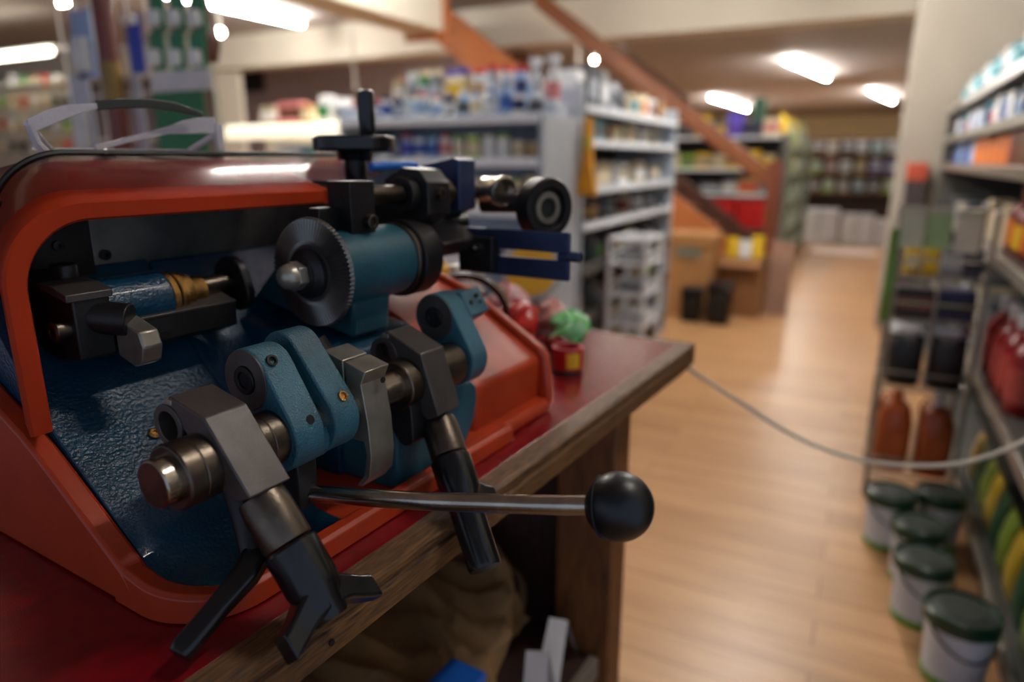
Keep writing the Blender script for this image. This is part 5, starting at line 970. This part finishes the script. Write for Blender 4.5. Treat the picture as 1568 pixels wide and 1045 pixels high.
part('box_lid', MB().box((0.465, 0.383, -0.558), (0.136, 0.048, 0.014)), paint((24, 94, 186), 0.4), bl, 0.003)

# ---------------------------------------------------------------- left: display stand, hanging goods, tool wall
p0 = PD(172, 120, 2.2)
ps = thing('display_post', 'red-brown round post with a brass lower sleeve, left of the green panel', 'post', (p0.x, p0.y, 0))
part('post_shaft', MB().cyl((p0.x, p0.y, 0), (p0.x, p0.y, 2.6), 0.032, seg=24), mat('oxblood_paint', (112, 50, 44), 0.35, var=0.1), ps)
zb = PX(178, 95, p0.x).z
part('brass_sleeve', MB().cyl((p0.x, p0.y, zb - 0.14), (p0.x, p0.y, zb), 0.034, seg=24), mat('dull_brass', (140, 112, 66), 0.4, 0.6, var=0.1), ps)
gx = PD(276, 180, 2.1)
def card(x0, y0, x1, y1, X, rgb, label, name, cat, blis, group=None, brgb=(226, 232, 234), clr=False):
    a = PX(x0, y0, X); b = PX(x1, y1, X)
    q = thing(name, label, cat, (X, (a.y + b.y) / 2, min(a.z, b.z)), group=group)
    ya, yb = sorted((a.y, b.y)); za, zb_ = sorted((a.z, b.z))
    part('card', MB().bx(X, X + 0.006, ya, yb, za, zb_), paint(rgb, 0.4) if not clr else M_BAGCLR, q, 0.001)
    for (u0, u1, v0, v1) in blis:
        part('blister', MB().bx(X - 0.025, X + 0.001, ya + (yb - ya) * u0, ya + (yb - ya) * u1, za + (zb_ - za) * v0, za + (zb_ - za) * v1), paint(brgb, 0.6), q, 0.006)
    return q
GX = gx.x
card(232, 137, 320, 240, GX, (6, 112, 50), 'plain dark green panel of the display stand below the white strip', 'display_sheet', 'sheet', [])
card(228, 112, 322, 137, GX - 0.012, (214, 212, 214), 'white strip across the top of the dark green panel', 'white_banner', 'banner', [])
k = 0
for r_ in range(2):
    for c_ in range(3):
        k += 1
        card(226 + c_ * 31, -8 + r_ * 60, 255 + c_ * 31, 48 + r_ * 60, GX + 0.03, (46, 128, 86), 'green card with white blister, %s in the %s row over the white strip' % (('left', 'middle', 'right')[c_], ('upper', 'lower')[r_]), 'blister_pack', 'packet', [(.2, .8, .12, .55)], 'green blister cards')
card(190, 24, 223, 112, GX + 0.12, (36, 70, 200), 'tall blue card right of the red-brown post', 'blue_card', 'card', [(.1, .9, .82, .98)])
card(196, 114, 229, 240, GX + 0.04, (206, 206, 218), 'tall pale grey card below the blue card', 'pale_card', 'card', [])
for i, (x0, y0, x1, y1, c_) in enumerate(((104, 18, 150, 120, (150, 176, 220)), (104, 116, 152, 240, (196, 202, 216)), (153, 70, 192, 200, (206, 208, 214)), (152, 24, 168, 66, (46, 56, 120)))):
    card(x0, y0, x1, y1, GX + 0.12, c_, ('pale blue hanging pack left of the red-brown post, upper', 'pale grey hanging pack left of the post, lower', 'clear white hanging pack right behind the post', 'small navy hanging card beside the post top')[i], 'hanging_pack', 'packet', [(.15, .85, .1, .6)] if i < 3 else [], 'hanging packs by the post')
gd = thing('wire_grid_panel', 'thin wire grid panel carrying the hanging cards, behind the red-brown post', 'panel', (GX + 0.13, 2.2, 0))
gy0, gy1 = PX(324, 100, GX + 0.13).y, PX(100, 100, GX + 0.13).y
for k in range(9):
    y = gy0 + (gy1 - gy0) * k / 8
    part('grid_wire', MB().cyl((GX + 0.1305, y, 0), (GX + 0.1305, y, 2.0), 0.004, seg=6), M_LAMPBODY, gd)
for z in (1.25, 1.4, 1.55, 1.7, 1.85): part('grid_wire', MB().cyl((GX + 0.1305, gy0, z), (GX + 0.1305, gy1, z), 0.004, seg=6), M_LAMPBODY, gd)
a_ = PX(300, -6, GX + 0.1)
solo('curved_brown_board', MB().loft([[(GX + 0.08 + dx_, PX(x, y, GX + 0.08).y + dy_, PX(x, y, GX + 0.08).z) for dx_, dy_ in ((0, -0.022), (0.04, -0.022), (0.04, 0.022), (0, 0.022))] for x, y in ((284, -40), (297, 5), (308, 40), (314, 66), (310, 96))]), mat('dark_brown_board', (96, 48, 40), 0.4, var=0.1), 'curved dark brown board edge right of the green cards', 'board', base=(GX + 0.1, a_.y, 1.6))
tw = thing('tool_wall', 'pale pegboard wall of hanging tools at the far left', 'display', (4.6, 6.0, 0))
yl_, yr_ = PX(-60, 150, 4.6).y, PX(118, 150, 4.6).y
part('pegboard', MB().bx(4.6, 4.64, yr_, yl_, 0, 1.98), mat('pegboard_cream', (196, 188, 170), 0.7, var=0.06), tw)
part('top_rail', MB().bx(4.56, 4.62, yr_, yl_, 1.96, 2.0), M_LAMPBODY, tw)
ll = thing('strip_lamp', 'bright strip lamp above the hanging tools at the far left', 'lamp', (4.45, 6.0, 1.8))
q0 = PX(-40, 92, 4.4); q1 = PX(80, 100, 4.4)
part('strip_tube', MB().tube([(4.4, q0.y, q0.z), (4.4, q1.y, q0.z)], 0.035, 12), mat('strip_glow', (255, 248, 225), 0.5, emit=5.0, var=0), ll)
part('strip_body', MB().bx(4.42, 4.58, q1.y, q0.y, q0.z + 0.03, q0.z + 0.06), M_LAMPBODY, ll)
tools = [('black', 'black'), ('cream', 'tan'), ('tan', 'cream'), ('white', 'silver'), ('orange', 'red'), ('slate', 'black'), ('lime', 'green'), ('cream', 'white')]
ti = 0
for r_ in range(4):
    for c_ in range(7):
        b, e = tools[(ti * 3 + r_) % 8]
        x = 2 + c_ * 16.5; y = 122 + r_ * 34
        q = PX(x, y, 4.55)
        t_ = thing('hanging_tool', '%s tool with %s end, %s in the %s row of the tool wall' % (b, e, ORD[c_], ('top', 'second', 'third', 'bottom')[r_]), 'tool', q, group='tools on the tool wall')
        L = 0.11 + 0.02 * math.sin(ti * 1.7)
        part('tool_grip', MB().lathe([(0.012, 0), (0.021, 0.01), (0.019, L * 0.5), (0.012, L * 0.6)], q - Vector((0, 0, L * 0.6)), (0, 0, 1), 12), paint(CN[b]), t_)
        part('tool_head', MB().bx(q.x - 0.012, q.x + 0.04, q.y - 0.026, q.y + 0.026, q.z - 0.005, q.z + L * 0.4), paint(CN[e]), t_, 0.004)
        ti += 1
